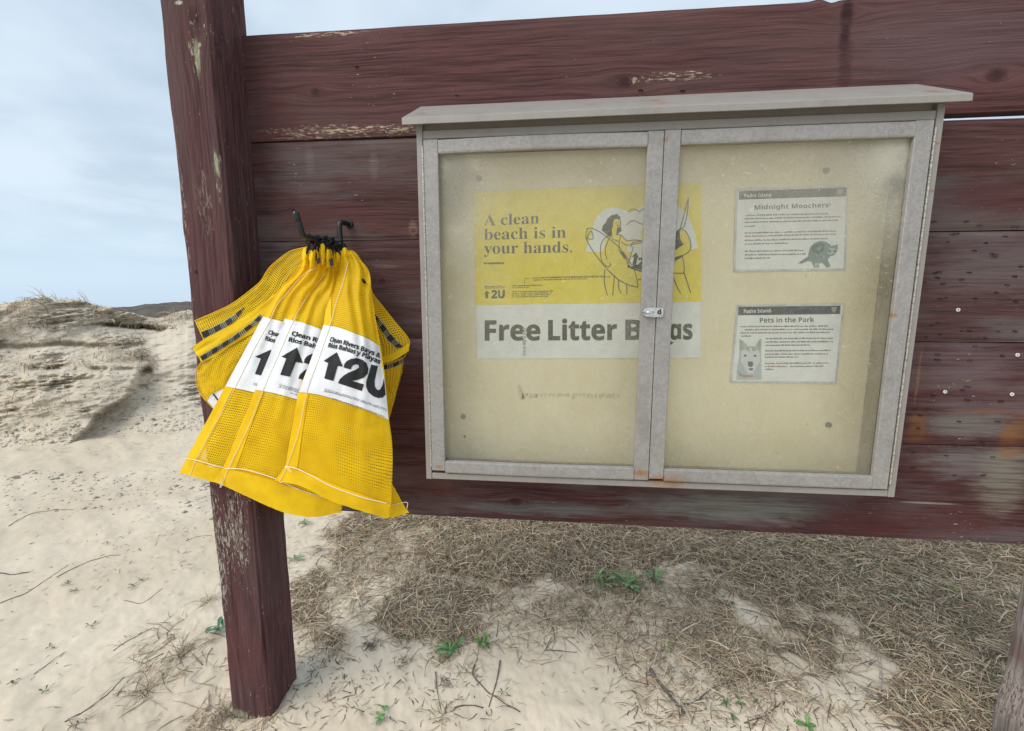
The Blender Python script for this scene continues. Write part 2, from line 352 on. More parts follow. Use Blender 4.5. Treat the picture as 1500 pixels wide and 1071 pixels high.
def meshmat(name, p, hole, base=(.98, .62, .006)):
    m = bpy.data.materials.new(name); m.use_nodes = True; nt = m.node_tree; nt.nodes.clear(); g = G(nt)
    uv = g.n('ShaderNodeTexCoord').outputs['UV']; u, v, _ = g.xyz(uv)
    o = g.n('ShaderNodeTexCoord').outputs['Object']; nz = g.noise(o, 18, 4); nf = g.noise(o, 500, 2)
    col = g.mix(g.ss(nz, .3, .7), tuple(c * .9 for c in base), tuple(min(1, c * 1.08) for c in base))
    jit = g.m('MULTIPLY', g.m('SUBTRACT', g.noise(o, 45, 2), .5), .0035)
    u = g.m('ADD', u, jit); v = g.m('ADD', v, jit)
    fu = g.m('FRACT', g.m('DIVIDE', u, p)); fv = g.m('FRACT', g.m('DIVIDE', v, p * 1.05))
    su = g.m('ABSOLUTE', g.m('SUBTRACT', fu, .5)); sv = g.m('ABSOLUTE', g.m('SUBTRACT', fv, .5))
    hh = g.m('SUBTRACT', 1.0, g.m('MULTIPLY', g.ss(g.m('MAXIMUM', su, sv), .5, .1), .5))
    col = g.mix(g.m('MULTIPLY', g.ss(sv, .36, .5), .28), col, tuple(c * .62 for c in base))
    d = g.n('ShaderNodeBsdfPrincipled'); g.l(col, d.inputs['Base Color']); d.inputs['Roughness'].default_value = .55; d.inputs['Specular IOR Level'].default_value = .3
    g.l(g.bump(g.m('ADD', g.m('MAXIMUM', su, sv), nf), .5, .001), d.inputs['Normal'])
    t = g.n('ShaderNodeBsdfTranslucent'); g.l(col, t.inputs[0])
    mx = g.n('ShaderNodeMixShader'); mx.inputs[0].default_value = .22; g.l(d.outputs[0], mx.inputs[1]); g.l(t.outputs[0], mx.inputs[2])
    out = g.n('ShaderNodeOutputMaterial')
    if hole > 0:
        k = g.m('MULTIPLY', g.m('LESS_THAN', su, hole * .5), g.m('LESS_THAN', sv, hole * .42))
        tr = g.n('ShaderNodeBsdfTransparent'); m2 = g.n('ShaderNodeMixShader'); g.l(k, m2.inputs[0]); g.l(mx.outputs[0], m2.inputs[1]); g.l(tr.outputs[0], m2.inputs[2]); g.l(m2.outputs[0], out.inputs[0])
    else: g.l(mx.outputs[0], out.inputs[0])
    return m
M_MESH = meshmat('yellow_mesh_fabric', .0052, .54); M_HEM = meshmat('yellow_hem_fabric', .0052, 0)
def labelmat():
    m, g, b = newmat('white_label_fabric'); o = g.n('ShaderNodeTexCoord').outputs['Object']
    nz = g.noise(o, 30, 5); w2 = g.noise(o, 350, 3)
    g.put(b.inputs['Base Color'], g.mix(g.ss(nz, .3, .7), (.70, .71, .74), (.80, .81, .83))); b.inputs['Roughness'].default_value = .5
    g.l(g.bump(g.m('ADD', g.m('MULTIPLY', nz, 2.0), g.m('MULTIPLY', w2, .25)), .35, .003), b.inputs['Normal']); return m
M_LABEL = labelmat()

# ------------------------------------------------------------------ ground
GFIX = 0.
def gh(x, y):
    x = np.asarray(x, float); y = np.asarray(y, float); r = np.hypot(x, y + 1)
    z = -1.062 + .05 * fbm(x * .55, y * .55, 3, 3) * sst(r, .6, 4) + .016 * fbm(x * 2.3, y * 2.3, 5, 3) + .011 * fbm(x * 9, y * 9, 9, 4, .6) + .0035 * fbm(x * 34, y * 34, 12, 3, .6) * sst(r, 4, 1.2)
    z = z + .012 * sst(x, -1.0, .6) * fbm(x * 5, y * 5, 21, 3)                     # lumpier under the litter
    z = z + .02 * np.exp(-(((x + .70) / .2) ** 2 + ((y - .08) / .22) ** 2)) - .012 * np.exp(-(((x + .8) / .2) ** 2 + ((y + .16) / .12) ** 2))
    z = z + GFIX * np.exp(-(((x + .75) / .42) ** 2 + ((y + .05) / .36) ** 2))
    dpx = np.maximum(np.abs(x + .77) - .056, 0); dpy = np.maximum(np.abs(y + .035) - .058, 0); dp_ = np.hypot(dpx, dpy)
    z = z + np.exp(-(dp_ / .045) ** 2) * (.004 + .016 * fbm(x * 14, y * 14, 33, 3))
    z = z + .0045 * np.sin((x * .55 + y * 1.0) * 34 + 3.5 * fbm(x * 2.5, y * 2.5, 40, 2)) * sst(-x, 1.2, 2.4) * (.5 + fbm(x * 1.5, y * 1.5, 44, 2))
    z = z + .35 * fbm(x * .05, y * .05, 60, 3) * sst(r, 6, 30) - .12 * sst(r, 6, 14)
    return z
GFIX = -1.074 - float(gh(-.77, -.13))
def onground(px, py):
    z = -1.06
    for _ in range(6): p = atz(px, py, z); z = float(gh(p[0], p[1]))
    return np.array([p[0], p[1], z])
# where the mat is thick, in photo space, sampled on the ground itself
ELL = [(700, 775, 230, 34, 1.), (1000, 790, 330, 44, 1.), (1300, 830, 260, 60, 1.), (1420, 930, 160, 110, 1.), (1240, 900, 150, 60, .9), (1440, 1040, 110, 90, .9), (1100, 900, 90, 65, .6), (1130, 960, 55, 50, .4), (640, 860, 75, 45, .7), (560, 810, 80, 40, .5), (470, 925, 50, 60, .75), (440, 990, 45, 50, .35), (900, 880, 150, 50, .45), (760, 850, 80, 40, .3),
       (940, 900, 60, 90, .4), (880, 960, 80, 50, .22), (1180, 1000, 80, 60, .3), (700, 920, 110, 40, .22), (510, 870, 70, 30, .35), (1000, 990, 70, 70, .25), (300, 980, 60, 60, .15), (350, 1040, 60, 30, .3)]
BARE = [(1150, 900, 34, 18), (1200, 935, 34, 20), (1245, 975, 40, 24), (1290, 1020, 40, 26), (1330, 1065, 44, 26), (820, 850, 60, 14), (660, 1010, 90, 50), (870, 1000, 60, 60), (1065, 850, 22, 8), (760, 915, 40, 20), (600, 820, 18, 8), (1190, 1050, 60, 30), (545, 985, 50, 30)]
def dens(x, y):
    P = np.stack([x, y, np.full_like(x, -1.06)], -1); px, py = proj(P); d = np.zeros_like(x)
    px = px + 120 * fbm(x * 3.2, y * 3.2, 171, 4, .65); py = py + 75 * fbm(x * 3.2, y * 3.2, 175, 4, .6)
    for cx, cy, rx, ry, a in ELL: d = np.maximum(d, a * sst(-np.hypot((px - cx) / rx, (py - cy) / ry), -1.25, -.75))
    for cx, cy, rx, ry in BARE: d = d * (1 - .9 * sst(-np.hypot((px - cx) / rx, (py - cy) / ry), -1.15, -.7))
    nz = fbm(x * 4.5, y * 4.5, 77, 4) ; d = d * sst(nz, -.42 - .5 * d, .05 - .4 * d)
    far = sst(y, .55, .85) * sst(x, -.75, -.35); d = np.maximum(d, far * .9)
    d = d * (1 - .85 * sst(y, 1.8, 4.))
    return np.clip(d, 0, 1)
az = np.concatenate([np.linspace(-62, 68, 860), np.linspace(68, 298, 90)[1:-1]]); az = np.radians(az)
rr = np.concatenate([np.geomspace(.03, .55, 14)[:-1], np.geomspace(.55, 6.5, 430)[:-1], np.geomspace(6.5, 700, 70)])
A, Rr = np.meshgrid(az, rr); GX = -np.sin(A) * Rr; GY = np.cos(A) * Rr - 1; GZ = gh(GX, GY)
n_a, n_r = len(az), len(rr); idx = np.arange(n_a * n_r).reshape(n_r, n_a); nx = np.roll(idx, -1, axis=1)
q = np.stack([idx[:-1], idx[1:], nx[1:], nx[:-1]], -1).reshape(-1, 4)
gv = np.stack([GX.ravel(), GY.ravel(), GZ.ravel()], -1)
gv = np.vstack([gv, [[0, -1, float(gh(0, -1))]]])
dd_ = dens(gv[:, 0], gv[:, 1]) * (gv[:, 1] > -.9)
g_o = mesh('sand_ground', gv, q, M_SAND, smooth=True, kind='structure', cols=np.repeat(dd_[:, None], 3, 1))

# eroded bank on the left: a face at its own real distance, with ledges and undercuts
def bank_crest(px):
    xs = [-420, -200, -60, 0, 20, 45, 70, 110, 150, 185, 215, 232, 255, 275, 330, 420, 520]
    ys = [520, 470, 448, 446, 441, 437, 436, 440, 448, 457, 464, 467, 461, 456, 470, 540, 640]
    return np.interp(px, xs, ys) + 3.0 * fbm(px * .05, px * 0, 70, 4)
NP, NVV = 760, 300
PX = np.linspace(-420, 520, NP); tt = np.linspace(0, 1, NVV)
PXm, T = np.meshgrid(PX, tt); CR = bank_crest(PXm); FOOT = 698 + 16 * fbm(PXm * .006, PXm * 0, 72, 2); PYm = CR + (FOOT - CR) * T
dx_ = (PXm - 750) / FPX; dy_ = (PYm - 535.5) / FPX
DX = Fv[0] + Rv[0] * dx_ - Uv[0] * dy_; DY = Fv[1] + Rv[1] * dx_ - Uv[1] * dy_; DZ = Fv[2] - Uv[2] * dy_
HH = np.hypot(DX, DY)
dx0 = (PXm - 750) / FPX; dy0 = (FOOT - 535.5) / FPX
FD = 1.085 * np.hypot(Fv[0] + Rv[0] * dx0 - Uv[0] * dy0, Fv[1] + Rv[1] * dx0 - Uv[1] * dy0) / -(Fv[2] - Uv[2] * dy0)
hp = FOOT - PYm
D = FD + .85 * (1 - np.exp(-hp * .030)) + (6.0 - FD - .85) * (1 - T) ** 1.25
xe = 218 - (PYm - 545) * 1.02 + 16 * fbm(PYm * .035, PXm * 0, 80, 3) + 9 * fbm(PXm * .05, PYm * .09, 81, 4)
mass = sst(xe - PXm, -3, 9) * sst(PYm, 524, 546) * sst(PYm, 690, 610)
D = D - .24 * mass
lip1 = 533 + 5 * fbm(PXm * .03, PXm * 0, 82, 4) + 12 * sst(PXm, 120, 30) * 0
D = D + .16 * np.exp(-((PYm - lip1 - 8) / 4.5) ** 2) * sst(PXm, -10, 60) * sst(226 - PXm, 0, 12) * (.55 + 1.2 * np.abs(fbm(PXm * .04, PXm * 0, 83, 3)))
lip2 = 474 + .07 * (PXm - 165) + 3 * fbm(PXm * .06, PXm * 0, 84, 3)
D = D + .22 * (.5 + 1.6 * np.abs(fbm(PXm * .035, PXm * 0, 87, 3))) * np.exp(-((PYm - lip2 - 3) / 2.8) ** 2) * sst(PXm, 130, 172) * sst(248 - PXm, 0, 14)
lip3 = 505 + 9 * fbm(PXm * .02, PXm * 0, 86, 4)
D = D + .12 * np.exp(-((PYm - lip3) / 4) ** 2) * sst(175 - PXm, 0, 60)
crust = sst(FOOT - PYm, 10, 110)
ang = PYm + PXm * .12
patchy = sst(fbm(PXm * .012, PYm * .03, 150, 3), -.12, .25)
D = D + crust * (.16 * fbm(PXm * .009, ang * .022, 90, 2, .5) + patchy * .03 * fbm(PXm * .05, ang * .12, 93, 3, .6) + .05 * fbm(PXm * .03, ang * .11, 94, 3, .6) + patchy * .15 * np.abs(fbm(PXm * .025, ang * .17, 96, 4, .6)) + (.4 + patchy) * .022 * fbm(PXm * .16, PYm * .4, 98, 3, .7))
D = D + (1 - crust * .7) * .016 * fbm(PXm * .14, PYm * .35, 99, 3, .75)
D = D - .0 * T
BX = DX / HH * D; BY = DY / HH * D - 1; BZ = DZ / HH * D
top = np.stack([BX[0], BY[0], BZ[0]], -1); back = []
for k, (e, dz) in enumerate([(.25, .0), (.8, -.05), (1.8, -.3), (3.2, -1.25)]):
    back.append(np.stack([BX[0] + DX[0] / HH[0] * e, BY[0] + DY[0] / HH[0] * e, np.maximum(BZ[0] + dz + .03 * fbm(PX * .05, PX * 0 + k, 75, 3) * (k < 3), -1.35)], -1))
bv = np.concatenate([b_ for b_ in back[::-1]] + [np.stack([BX.ravel(), BY.ravel(), BZ.ravel()], -1)])
nrow = NVV + len(back); idx = np.arange(nrow * NP).reshape(nrow, NP)
q = np.stack([idx[:-1, :-1], idx[1:, :-1], idx[1:, 1:], idx[:-1, 1:]], -1).reshape(-1, 4)
mesh('sand_bank', bv, q, M_BANK, smooth=True, kind='structure')
BANKP = np.stack([BX, BY, BZ], -1)
def onbank(px, py):
    j = int(np.clip((px + 420) / 940 * (NP - 1), 0, NP - 1)); cr = CR[0, j]
    i = int(np.clip((py - cr) / (FOOT[0, j] - cr) * (NVV - 1), 0, NVV - 1)); return BANKP[i, j]

# far scrub-covered dune ridge all round the back
aa = np.radians(np.linspace(-80, 95, 700)); prof = np.linspace(0, 1, 26)
AA, PP = np.meshgrid(aa, prof); rd = 15 + 16 * PP + 1.2 * np.sin(AA * 5)
crest = 1.13 + .16 * fbm(AA * 9, AA * 0, 120, 4) + .15 * np.exp(-((np.degrees(AA) - 42.5) / 3.2) ** 2)
hz = np.sin(np.clip(PP * 1.7, 0, 1) * math.pi / 2) * crest * (1 - sst(PP, .75, 1.0) * .9) + .10 * fbm(AA * 60, PP * 12, 121, 4)
mesh('far_dune_ridge', np.stack([(-np.sin(AA) * rd).ravel(), (np.cos(AA) * rd - 1).ravel(), (hz - 1.25 + .06).ravel()], -1),
     (lambda i: np.stack([i[:-1, :-1], i[:-1, 1:], i[1:, 1:], i[1:, :-1]], -1).reshape(-1, 4))(np.arange(AA.size).reshape(AA.shape)), M_VEG, smooth=True, kind='structure')

# ------------------------------------------------------------------ the board wall: two posts and five planks
wall = root('notice_wall', 'maroon painted timber wall of wide planks between two square posts, standing on the sand', 'sign wall', (.17, 0, -1.06))
XL, XR, YF, YB = -.8265, -.7135, -.0934, .0235
def post(x0, x1, y0, y1, z0, z1, seed, worn=1.):
    """square timber as a ring of points per level, with worn arrises"""
    n = 34; nz = 260; V = np.zeros((nz, 4 * n, 3))
    zs = np.linspace(z0, z1, nz)
    for k in range(4 * n):
        s, t = divmod(k, n); t = t / n
        u, v = [(t, 0), (1, t), (1 - t, 1), (0, 1 - t)][s]
        du = abs(u - .5) * 2; dv = abs(v - .5) * 2; cd = max(0, min(du, dv) - .84) / .16     # how near a corner
        cx = 1 if u > .5 else -1; cy = 1 if v > .5 else -1
        ww = .0025 + .0055 * worn * np.clip(fbm(zs * 6 + seed, zs * 0 + cx + 2 * cy, seed, 4) + .15, 0, 1)
        ins = cd ** 1.5 * ww
        nn = .0022 * fbm(zs * 9, zs * 0 + k * .22, seed + 2, 4) * (1 - cd) + .0010 * fbm(zs * 3, zs * 0 + k * 1.3, seed + 5, 3) * (1 - cd)
        ox = (u - .5) * 2 if du >= dv else 0; oy = (v - .5) * 2 if dv > du else 0
        V[:, k, 0] = x0 + (x1 - x0) * u - cx * ins + ox * nn; V[:, k, 1] = y0 + (y1 - y0) * v - cy * ins + oy * nn; V[:, k, 2] = zs
    i = np.arange(nz * 4 * n).reshape(nz, 4 * n); j = np.roll(i, -1, 1)
    F = np.stack([i[:-1], j[:-1], j[1:], i[1:]], -1).reshape(-1, 4)
    Vv = V.reshape(-1, 3)
    c = len(Vv); Vv = np.vstack([Vv, [[(x0 + x1) / 2, (y0 + y1) / 2, z1]]])
    capq = np.stack([i[-1], j[-1], np.full(4 * n, c), np.full(4 * n, c)], -1)
    F2 = [list(map(int, f)) for f in F] + [[int(a[0]), int(a[1]), c] for a in capq]
    return Vv, F2
def ppx(px, py, y, rx, rz, c, am): p = tow(at(px, py, y))[0]; k = S / FPX; return (p[0], p[2], rx * k, rz * k, c, am)
GRN = (.36, .39, .26)
mp = wood('painted_post_timber', 2.7, 'z', (.056, .026, .026), (.114, .052, .053), (.13, .095, .092), .3,
          [ppx(286, 72, YF, 9, 40, GRN, -1.), ppx(289, 82, YF, 4, 26, GRN, .75), ppx(317, 240, YF, 3, 16, GRN, .75), ppx(318, 250, YF, 8, 40, GRN, -.9), ppx(262, 4, YF, 6, 3, (.6, .6, .5), .95), ppx(262, 300, YF, 12, 130, (.42, .36, .30), -.6), ppx(270, 470, YF, 20, 110, (.40, .36, .30), -.7),
           ppx(318, 800, YF, 20, 130, (.40, .38, .30), -1.), ppx(345, 770, YF, 24, 90, (.40, .38, .30), -.9), ppx(300, 300, YF, 14, 60, (.30, .24, .20), -.6), ppx(365, 1056, YF, 40, 14, GRN, -1.), ppx(350, 1045, YF, 16, 9, GRN, .7), ppx(350, 960, YF, 50, 60, (.11, .042, .04), .5)], [(tow(at(285, 25, YF))[0][2], tow(at(285, 25, YF))[0][0], .03)], fleck=.715)
v, f = post(XL, XR, YF, YB, -1.12, .80, 3); o = mesh('post', v, f, mp, wall, smooth=False)
mp2 = wood('bare_post_timber', 8.1, 'z', (.10, .075, .068), (.24, .205, .185), (.30, .27, .25), .6,
           [(1.085*S, (ZO-.79)*S, .3, .045, (.13, .05, .045), .55), (1.085*S, (ZO-.90)*S, .3, .09, (.42, .39, .34), .55), (1.085*S, (ZO-.90)*S, .3, .09, (.10, .035, .035), -.9)], fleck=.68)
v, f = post(1.0850, 1.1980, YF, YB, -1.12, .80, 11, 1.3)
bz = (v[:, 2] < -.74); v[:, 0] -= .010 * np.exp(-((v[:, 2] + .98) / .10) ** 2) * (v[:, 0] < 1.14)
po = mesh('post', v, f, mp2, wall, smooth=False); po['label'] = 'weathered grey post with flaking maroon paint'

OR = (.25, .105, .028); GR = (.20, .165, .155); GRG = (.19, .20, .175); CH = (.50, .42, .28)
planks = [  # z bottom left, right, z top left, right, material
    (.3812, .3846, .6075, .602, wood('plank_paint_top', 1.3, 'x', (.052, .023, .023), (.122, .053, .052), (.115, .075, .070), .35,
        [wpx(480, 192, 110, 12, CH, -.8), wpx(590, 190, 60, 8, CH, -.8), wpx(990, 112, 60, 7, CH, -.8), wpx(930, 118, 40, 5, CH, -.8), wpx(480, 50, 60, 4, CH, -.9), wpx(1239, 40, 8, 50, (.022, .01, .012), .85), wpx(1239, 100, 9, 40, (.05, .018, .02), .7), wpx(1420, 60, 150, 60, (.13, .085, .095), .5), wpx(410, 180, 40, 40, (.085, .026, .026), .5)],
        [kpx(462, 135, 9), kpx(915, 120, 12), kpx(1460, 110, 14), kpx(1240, 20, 10)])),
    (.1545, .1545, .3772, .3695, wood('plank_paint_second', 4.9, 'x', (.046, .022, .021), (.102, .048, .045), (.13, .105, .10), .7,
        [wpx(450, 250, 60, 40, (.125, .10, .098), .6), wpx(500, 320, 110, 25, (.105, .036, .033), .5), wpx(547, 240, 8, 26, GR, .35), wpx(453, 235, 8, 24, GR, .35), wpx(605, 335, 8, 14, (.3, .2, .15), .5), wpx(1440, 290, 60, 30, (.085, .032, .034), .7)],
        [kpx(605, 338, 5), kpx(430, 308, 4)])),
    (-.075, -.0765, .1525, .1515, wood('plank_paint_third', 9.4, 'x', (.048, .024, .023), (.104, .053, .050), (.15, .13, .13), .75,
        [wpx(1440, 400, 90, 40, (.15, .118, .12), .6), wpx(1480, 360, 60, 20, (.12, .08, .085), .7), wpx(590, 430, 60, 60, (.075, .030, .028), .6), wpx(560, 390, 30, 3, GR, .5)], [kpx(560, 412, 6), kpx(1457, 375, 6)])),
    (-.305, -.3055, -.0768, -.0785, wood('plank_paint_fourth', 14.2, 'x', (.047, .021, .021), (.112, .049, .048), (.17, .135, .135), .55,
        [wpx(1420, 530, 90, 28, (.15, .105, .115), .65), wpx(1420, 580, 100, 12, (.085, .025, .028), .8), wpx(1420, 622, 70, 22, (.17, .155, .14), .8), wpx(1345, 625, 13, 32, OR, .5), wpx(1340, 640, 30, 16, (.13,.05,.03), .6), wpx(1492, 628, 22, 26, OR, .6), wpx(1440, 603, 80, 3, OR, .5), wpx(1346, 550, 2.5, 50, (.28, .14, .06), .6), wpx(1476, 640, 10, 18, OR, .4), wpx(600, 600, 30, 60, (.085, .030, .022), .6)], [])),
    (-.5295, -.532, -.3067, -.3072, wood('plank_paint_bottom', 19.8, 'x', (.044, .018, .018), (.100, .041, .039), (.16, .14, .14), .5,
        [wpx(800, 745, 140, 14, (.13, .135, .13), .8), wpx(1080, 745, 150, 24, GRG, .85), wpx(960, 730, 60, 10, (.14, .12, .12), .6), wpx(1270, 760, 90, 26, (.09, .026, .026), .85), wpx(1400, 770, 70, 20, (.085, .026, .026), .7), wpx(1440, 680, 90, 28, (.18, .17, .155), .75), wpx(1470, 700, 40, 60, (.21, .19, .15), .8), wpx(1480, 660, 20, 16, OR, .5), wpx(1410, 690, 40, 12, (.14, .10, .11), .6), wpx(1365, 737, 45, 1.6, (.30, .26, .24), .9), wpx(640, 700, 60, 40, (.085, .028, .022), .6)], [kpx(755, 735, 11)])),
]
for k, (b0, b1, t0, t1, mt) in enumerate(planks):
    nx_, nz_ = 260, 22; y0, y1 = (0, .030)
    bev = .0022
    def fr(u, v, b0=b0, b1=b1, t0=t0, t1=t1, k=k):
        x = XR - .0 + (1.086 - XR) * u; lo = b0 + (b1 - b0) * u + .0008 * fbm(x * 9, x * 0, 200 + k, 4); hi = t0 + (t1 - t0) * u + .0008 * fbm(x * 9, x * 0, 300 + k, 4)
        if k == 0: hi = hi + .004 * np.exp(-((x - .52) / .012) ** 2) - .004 * np.exp(-((x - .545) / .01) ** 2)
        e = np.minimum(v, 1 - v) * (nz_ - 1); rnd = np.where(e < .5, bev, 0)
        y = y0 + rnd + .0007 * fbm(x * 3, v * 9, 400 + k, 4) + .0012 * (k % 2)
        return np.stack([x, y, lo + (hi - lo) * v], -1)
    vv = np.concatenate([[0, .012], np.linspace(.04, .96, nz_ - 4), [.988, 1]])
    u_, v_ = np.meshgrid(np.linspace(0, 1, nx_), vv); Pf = fr(u_.ravel(), v_.ravel()).reshape(nz_, nx_, 3)
    Bk = Pf[[-1, 0]].copy(); Bk[..., 1] = y1
    allr = np.concatenate([Pf, Bk]); ii = np.arange((nz_ + 2) * nx_).reshape(nz_ + 2, nx_); i2 = np.vstack([ii, ii[:1]])
    q = np.stack([i2[:-1, :-1], i2[:-1, 1:], i2[1:, 1:], i2[1:, :-1]], -1).reshape(-1, 4)
    F2 = q.tolist() + [ii[:, 0].tolist()[::-1], ii[:, -1].tolist()]
    mesh('plank', allr.reshape(-1, 3), F2, mt, wall)

def ring(c, r0, r1, th, n=16):
    """a flat washer facing -y"""
    V = []; F = []
    for k in range(n):
        a = 2 * math.pi * k / n; ca, sa = math.cos(a), math.sin(a)
        V += [(c[0] + r1 * ca, c[1], c[2] + r1 * sa), (c[0] + r1 * .95 * ca, c[1] - th, c[2] + r1 * .95 * sa), (c[0] + r0 * ca, c[1] - th, c[2] + r0 * sa), (c[0] + r0 * ca, c[1], c[2] + r0 * sa)]
    for k in range(n):
        for j in range(3): a, b_ = 4 * k + j, 4 * ((k + 1) % n) + j; F.append([a, b_, b_ + 1, a + 1])
    return V, F
for (px, py) in [(1403, 454), (1384, 574), (1482, 577.6), (1490, 520)]:
    c = at(px, py, 0); s_ = mesh('washer', *ring(c, .0014, .0040, .0015), M_WASH, wall)
    mesh('screw_head', *ring(c, .0002, .0017, .0012), M_RUSTY, s_)
# staples and nail heads left in the planks on the right
V = []; F = []
stp = [(1370, 326), (1417, 326), (1438, 332), (1490, 332), (1393, 345), (1404, 343), (1388, 355), (1446, 355), (1473, 347), (1427, 367), (1450, 373), (1420, 401), (1368, 401), (1376, 397), (1376, 406), (1410, 410), (1357, 415), (1383, 416), (1475, 416), (1378, 438), (1388, 437), (1430, 439), (1457, 428), (1490, 440), (1375, 473), (1380, 491), (1368, 478), (1407, 484), (1421, 486), (1463, 487), (1355, 495), (1446, 495), (1427, 506), (1373, 519), (1372, 525), (1420, 529), (1472, 522), (1418, 565), (1412, 572), (1365, 578), (1420, 585), (1467, 589), (1346, 609), (1348, 629), (1464, 616), (1405, 619), (1440, 647), (1401, 653), (1388, 668), (1338, 685), (1338, 663), (1442, 698), (1397, 696), (1453, 671), (1485, 405), (1496, 390), (1487, 485), (520, 96), (667, 141), (940, 134), (1002, 132)]
for (px, py) in stp:
    px += random.uniform(-3, 3); py += random.uniform(-2, 2)
    w_ = random.uniform(2.8, 5.4); a = random.uniform(-.25, .25); p = at(px - w_ * .7, py - w_ * a * .5, -.001); r_ = at(px + w_ * .7, py + w_ * a * .5, -.001); m_ = (p + r_) / 2 + np.array([0, -.0012, .0004])
    tb = tube([p + [0, .003, 0], p, m_, r_, r_ + [0, .003, 0]], random.uniform(.0006, .0013), 5); n = len(V); V += tb[0]; F += [[i + n for i in q_] for q_ in tb[1]]
o = mesh('staples', V, F, M_RUSTY, wall); o['kind'] = 'stuff'
for (px, py) in [(287, 398)]:
    mesh('nail', *ring(at(px, py, YF), .0004, .0035, .002), M_RUSTY, wall)
mesh('nail', *ring(at(337, 728, YF), .0004, .0030, .002), M_RUSTY, wall)

# ------------------------------------------------------------------ display case
case = root('display_case', 'grey steel two-door display case with hazed panes and sloping lid, mounted on the maroon planks', 'display case', (.207, 0, -.385))
CL, CR_, CT, CB = -.2790, .6925, .345, -.3845
fix(mesh('back_panel', *box(CL + .012, CR_ - .012, -.018, -.004, CB + .012, .36, .001), M_BACK, case))
for (a, b_) in [(CL, CL + .0125), (CR_ - .0125, CR_)]:
    o = fix(mesh('side_panel', *box(a, b_, -.110, -.002, CB, .362 if a < 0 else .362, .001), M_CASE, case))
for (a, b_) in [(CL + .0130, CL + .0152), (CR_ - .0152, CR_ - .0130)]:
    mesh('inner_lining', *box(a, b_, -.098, -.0185, CB + .0165, .34, .0003), M_INNER, case)
mesh('inner_floor', *box(CL + .0155, CR_ - .0155, -.098, -.0185, CB + .0150, CB + .0170, .0003), M_INNER, case)
fix(mesh('bottom_panel', *box(CL + .0128, CR_ - .0128, -.109, -.002, CB + .0005, CB + .0140, .001), M_CASE, case))
fix(mesh('top_panel', *box(CL + .0128, CR_ - .0128, -.1085, -.0185, .3315, .3480, .0012), M_CASE, case))
fix(mesh('soffit', *box(CL + .0128, CR_ - .0128, -.100, -.0185, .3485, .366, .0008), M_CASE, case))
# lid
x0, x1 = -.3010, .7180
pr = [(0, .4405), (-.127, .3665), (-.130, .3635), (-.1302, .3525), (-.1270, .3525), (-.1270, .3605), (-.002, .4290)]
NXl = 60; V = []; F = []
for i in range(NXl):
    x = x0 + (x1 - x0) * i / (NXl - 1)
    for j, (y, z) in enumerate(pr): V.append((x, y, z + (.0010 * float(fbm(x * 6, 0, 500, 3)) if j else 0)))
for i in range(NXl - 1):
    for j in range(len(pr)): j2 = (j + 1) % len(pr); F.append([i * 7 + j, i * 7 + j2, (i + 1) * 7 + j2, (i + 1) * 7 + j])
F.append(list(range(7))); F.append([(NXl - 1) * 7 + j for j in range(7)][::-1])
fix(mesh('lid', V, F, M_CASE, case))
for xx, s_ in [(x0, 1), (x1, -1)]:      # turned-down ends of the lid
    V = [(xx, -.001, .4395), (xx, -.1265, .3655), (xx, -.129, .3535), (xx, -.001, .4275)]; V += [(x + s_ * .0025, y, z) for x, y, z in V]
    fix(mesh('lid_end', V, [[0, 1, 2, 3], [7, 6, 5, 4], [0, 4, 5, 1], [1, 5, 6, 2], [2, 6, 7, 3], [3, 7, 4, 0]], M_CASE, case))
def door(xa, xb, zt, zb, hinge_left, sag=0.):
    W_ = .0300
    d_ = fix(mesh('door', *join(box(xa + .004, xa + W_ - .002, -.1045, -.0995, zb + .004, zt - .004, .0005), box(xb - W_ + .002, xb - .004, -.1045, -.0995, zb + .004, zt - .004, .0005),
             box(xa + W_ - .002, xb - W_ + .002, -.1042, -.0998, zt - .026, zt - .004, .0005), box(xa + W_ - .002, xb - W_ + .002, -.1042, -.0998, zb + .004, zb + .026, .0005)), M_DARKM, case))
    for a, b_, o1, o2 in [(xa, xa + W_, .0, .004), (xb - W_, xb, .0, .0)]:
        fix(mesh('stile', *box(a, b_, -.1140, -.1046, zb + o2, zt, .0012), M_FRAME, d_))
    # rails bow slightly
    for (za, zz, ph) in [(zt - .0275, zt - .002, 1), (zb, zb + .0265, -1)]:
        v_, f_ = [], []
        N_ = 24; sec = [(-.1138, 0), (-.1148, .12), (-.1148, .88), (-.1138, 1), (-.1046, 1), (-.1046, 0)]
        for i in range(N_):
            t = i / (N_ - 1); x = xa + W_ + .0006 + (xb - xa - 2 * W_ - .0012) * t; bow = .0022 * math.sin(t * math.pi) * (1 if ph > 0 else -.6) * (1 if hinge_left else .3)
            for y, s_ in sec: v_.append((x, y, za + (zz - za) * s_ + bow))
        for i in range(N_ - 1):
            for j in range(6): j2 = (j + 1) % 6; f_.append([i * 6 + j, i * 6 + j2, i * 6 + 6 + j2, i * 6 + 6 + j])
        f_.append(list(range(6))); f_.append([(N_ - 1) * 6 + j for j in range(6)])
        fix(mesh('rail', v_, f_, M_FRAME, d_))
    mesh('pane', [(xa + W_ - .004, -.1030, zb + .02), (xb - W_ + .004, -.1030, zb + .02), (xb - W_ + .004, -.1030, zt - .02), (xa + W_ - .004, -.1030, zt - .02),
                  ], [[0, 1, 2, 3]], M_PANE, d_)
    hx = xa - .0016 if hinge_left else xb + .0032
    kn = [tube([(hx, -.1135, z), (hx, -.1135, z + .0112)], .0019, 6) for z in np.arange(zb + .012, zt - .018, .012)]
    o = mesh('hinge', *join(*kn), M_HINGE, d_); return d_
dl = door(-.2645, .2046, .3290, -.3665, True)
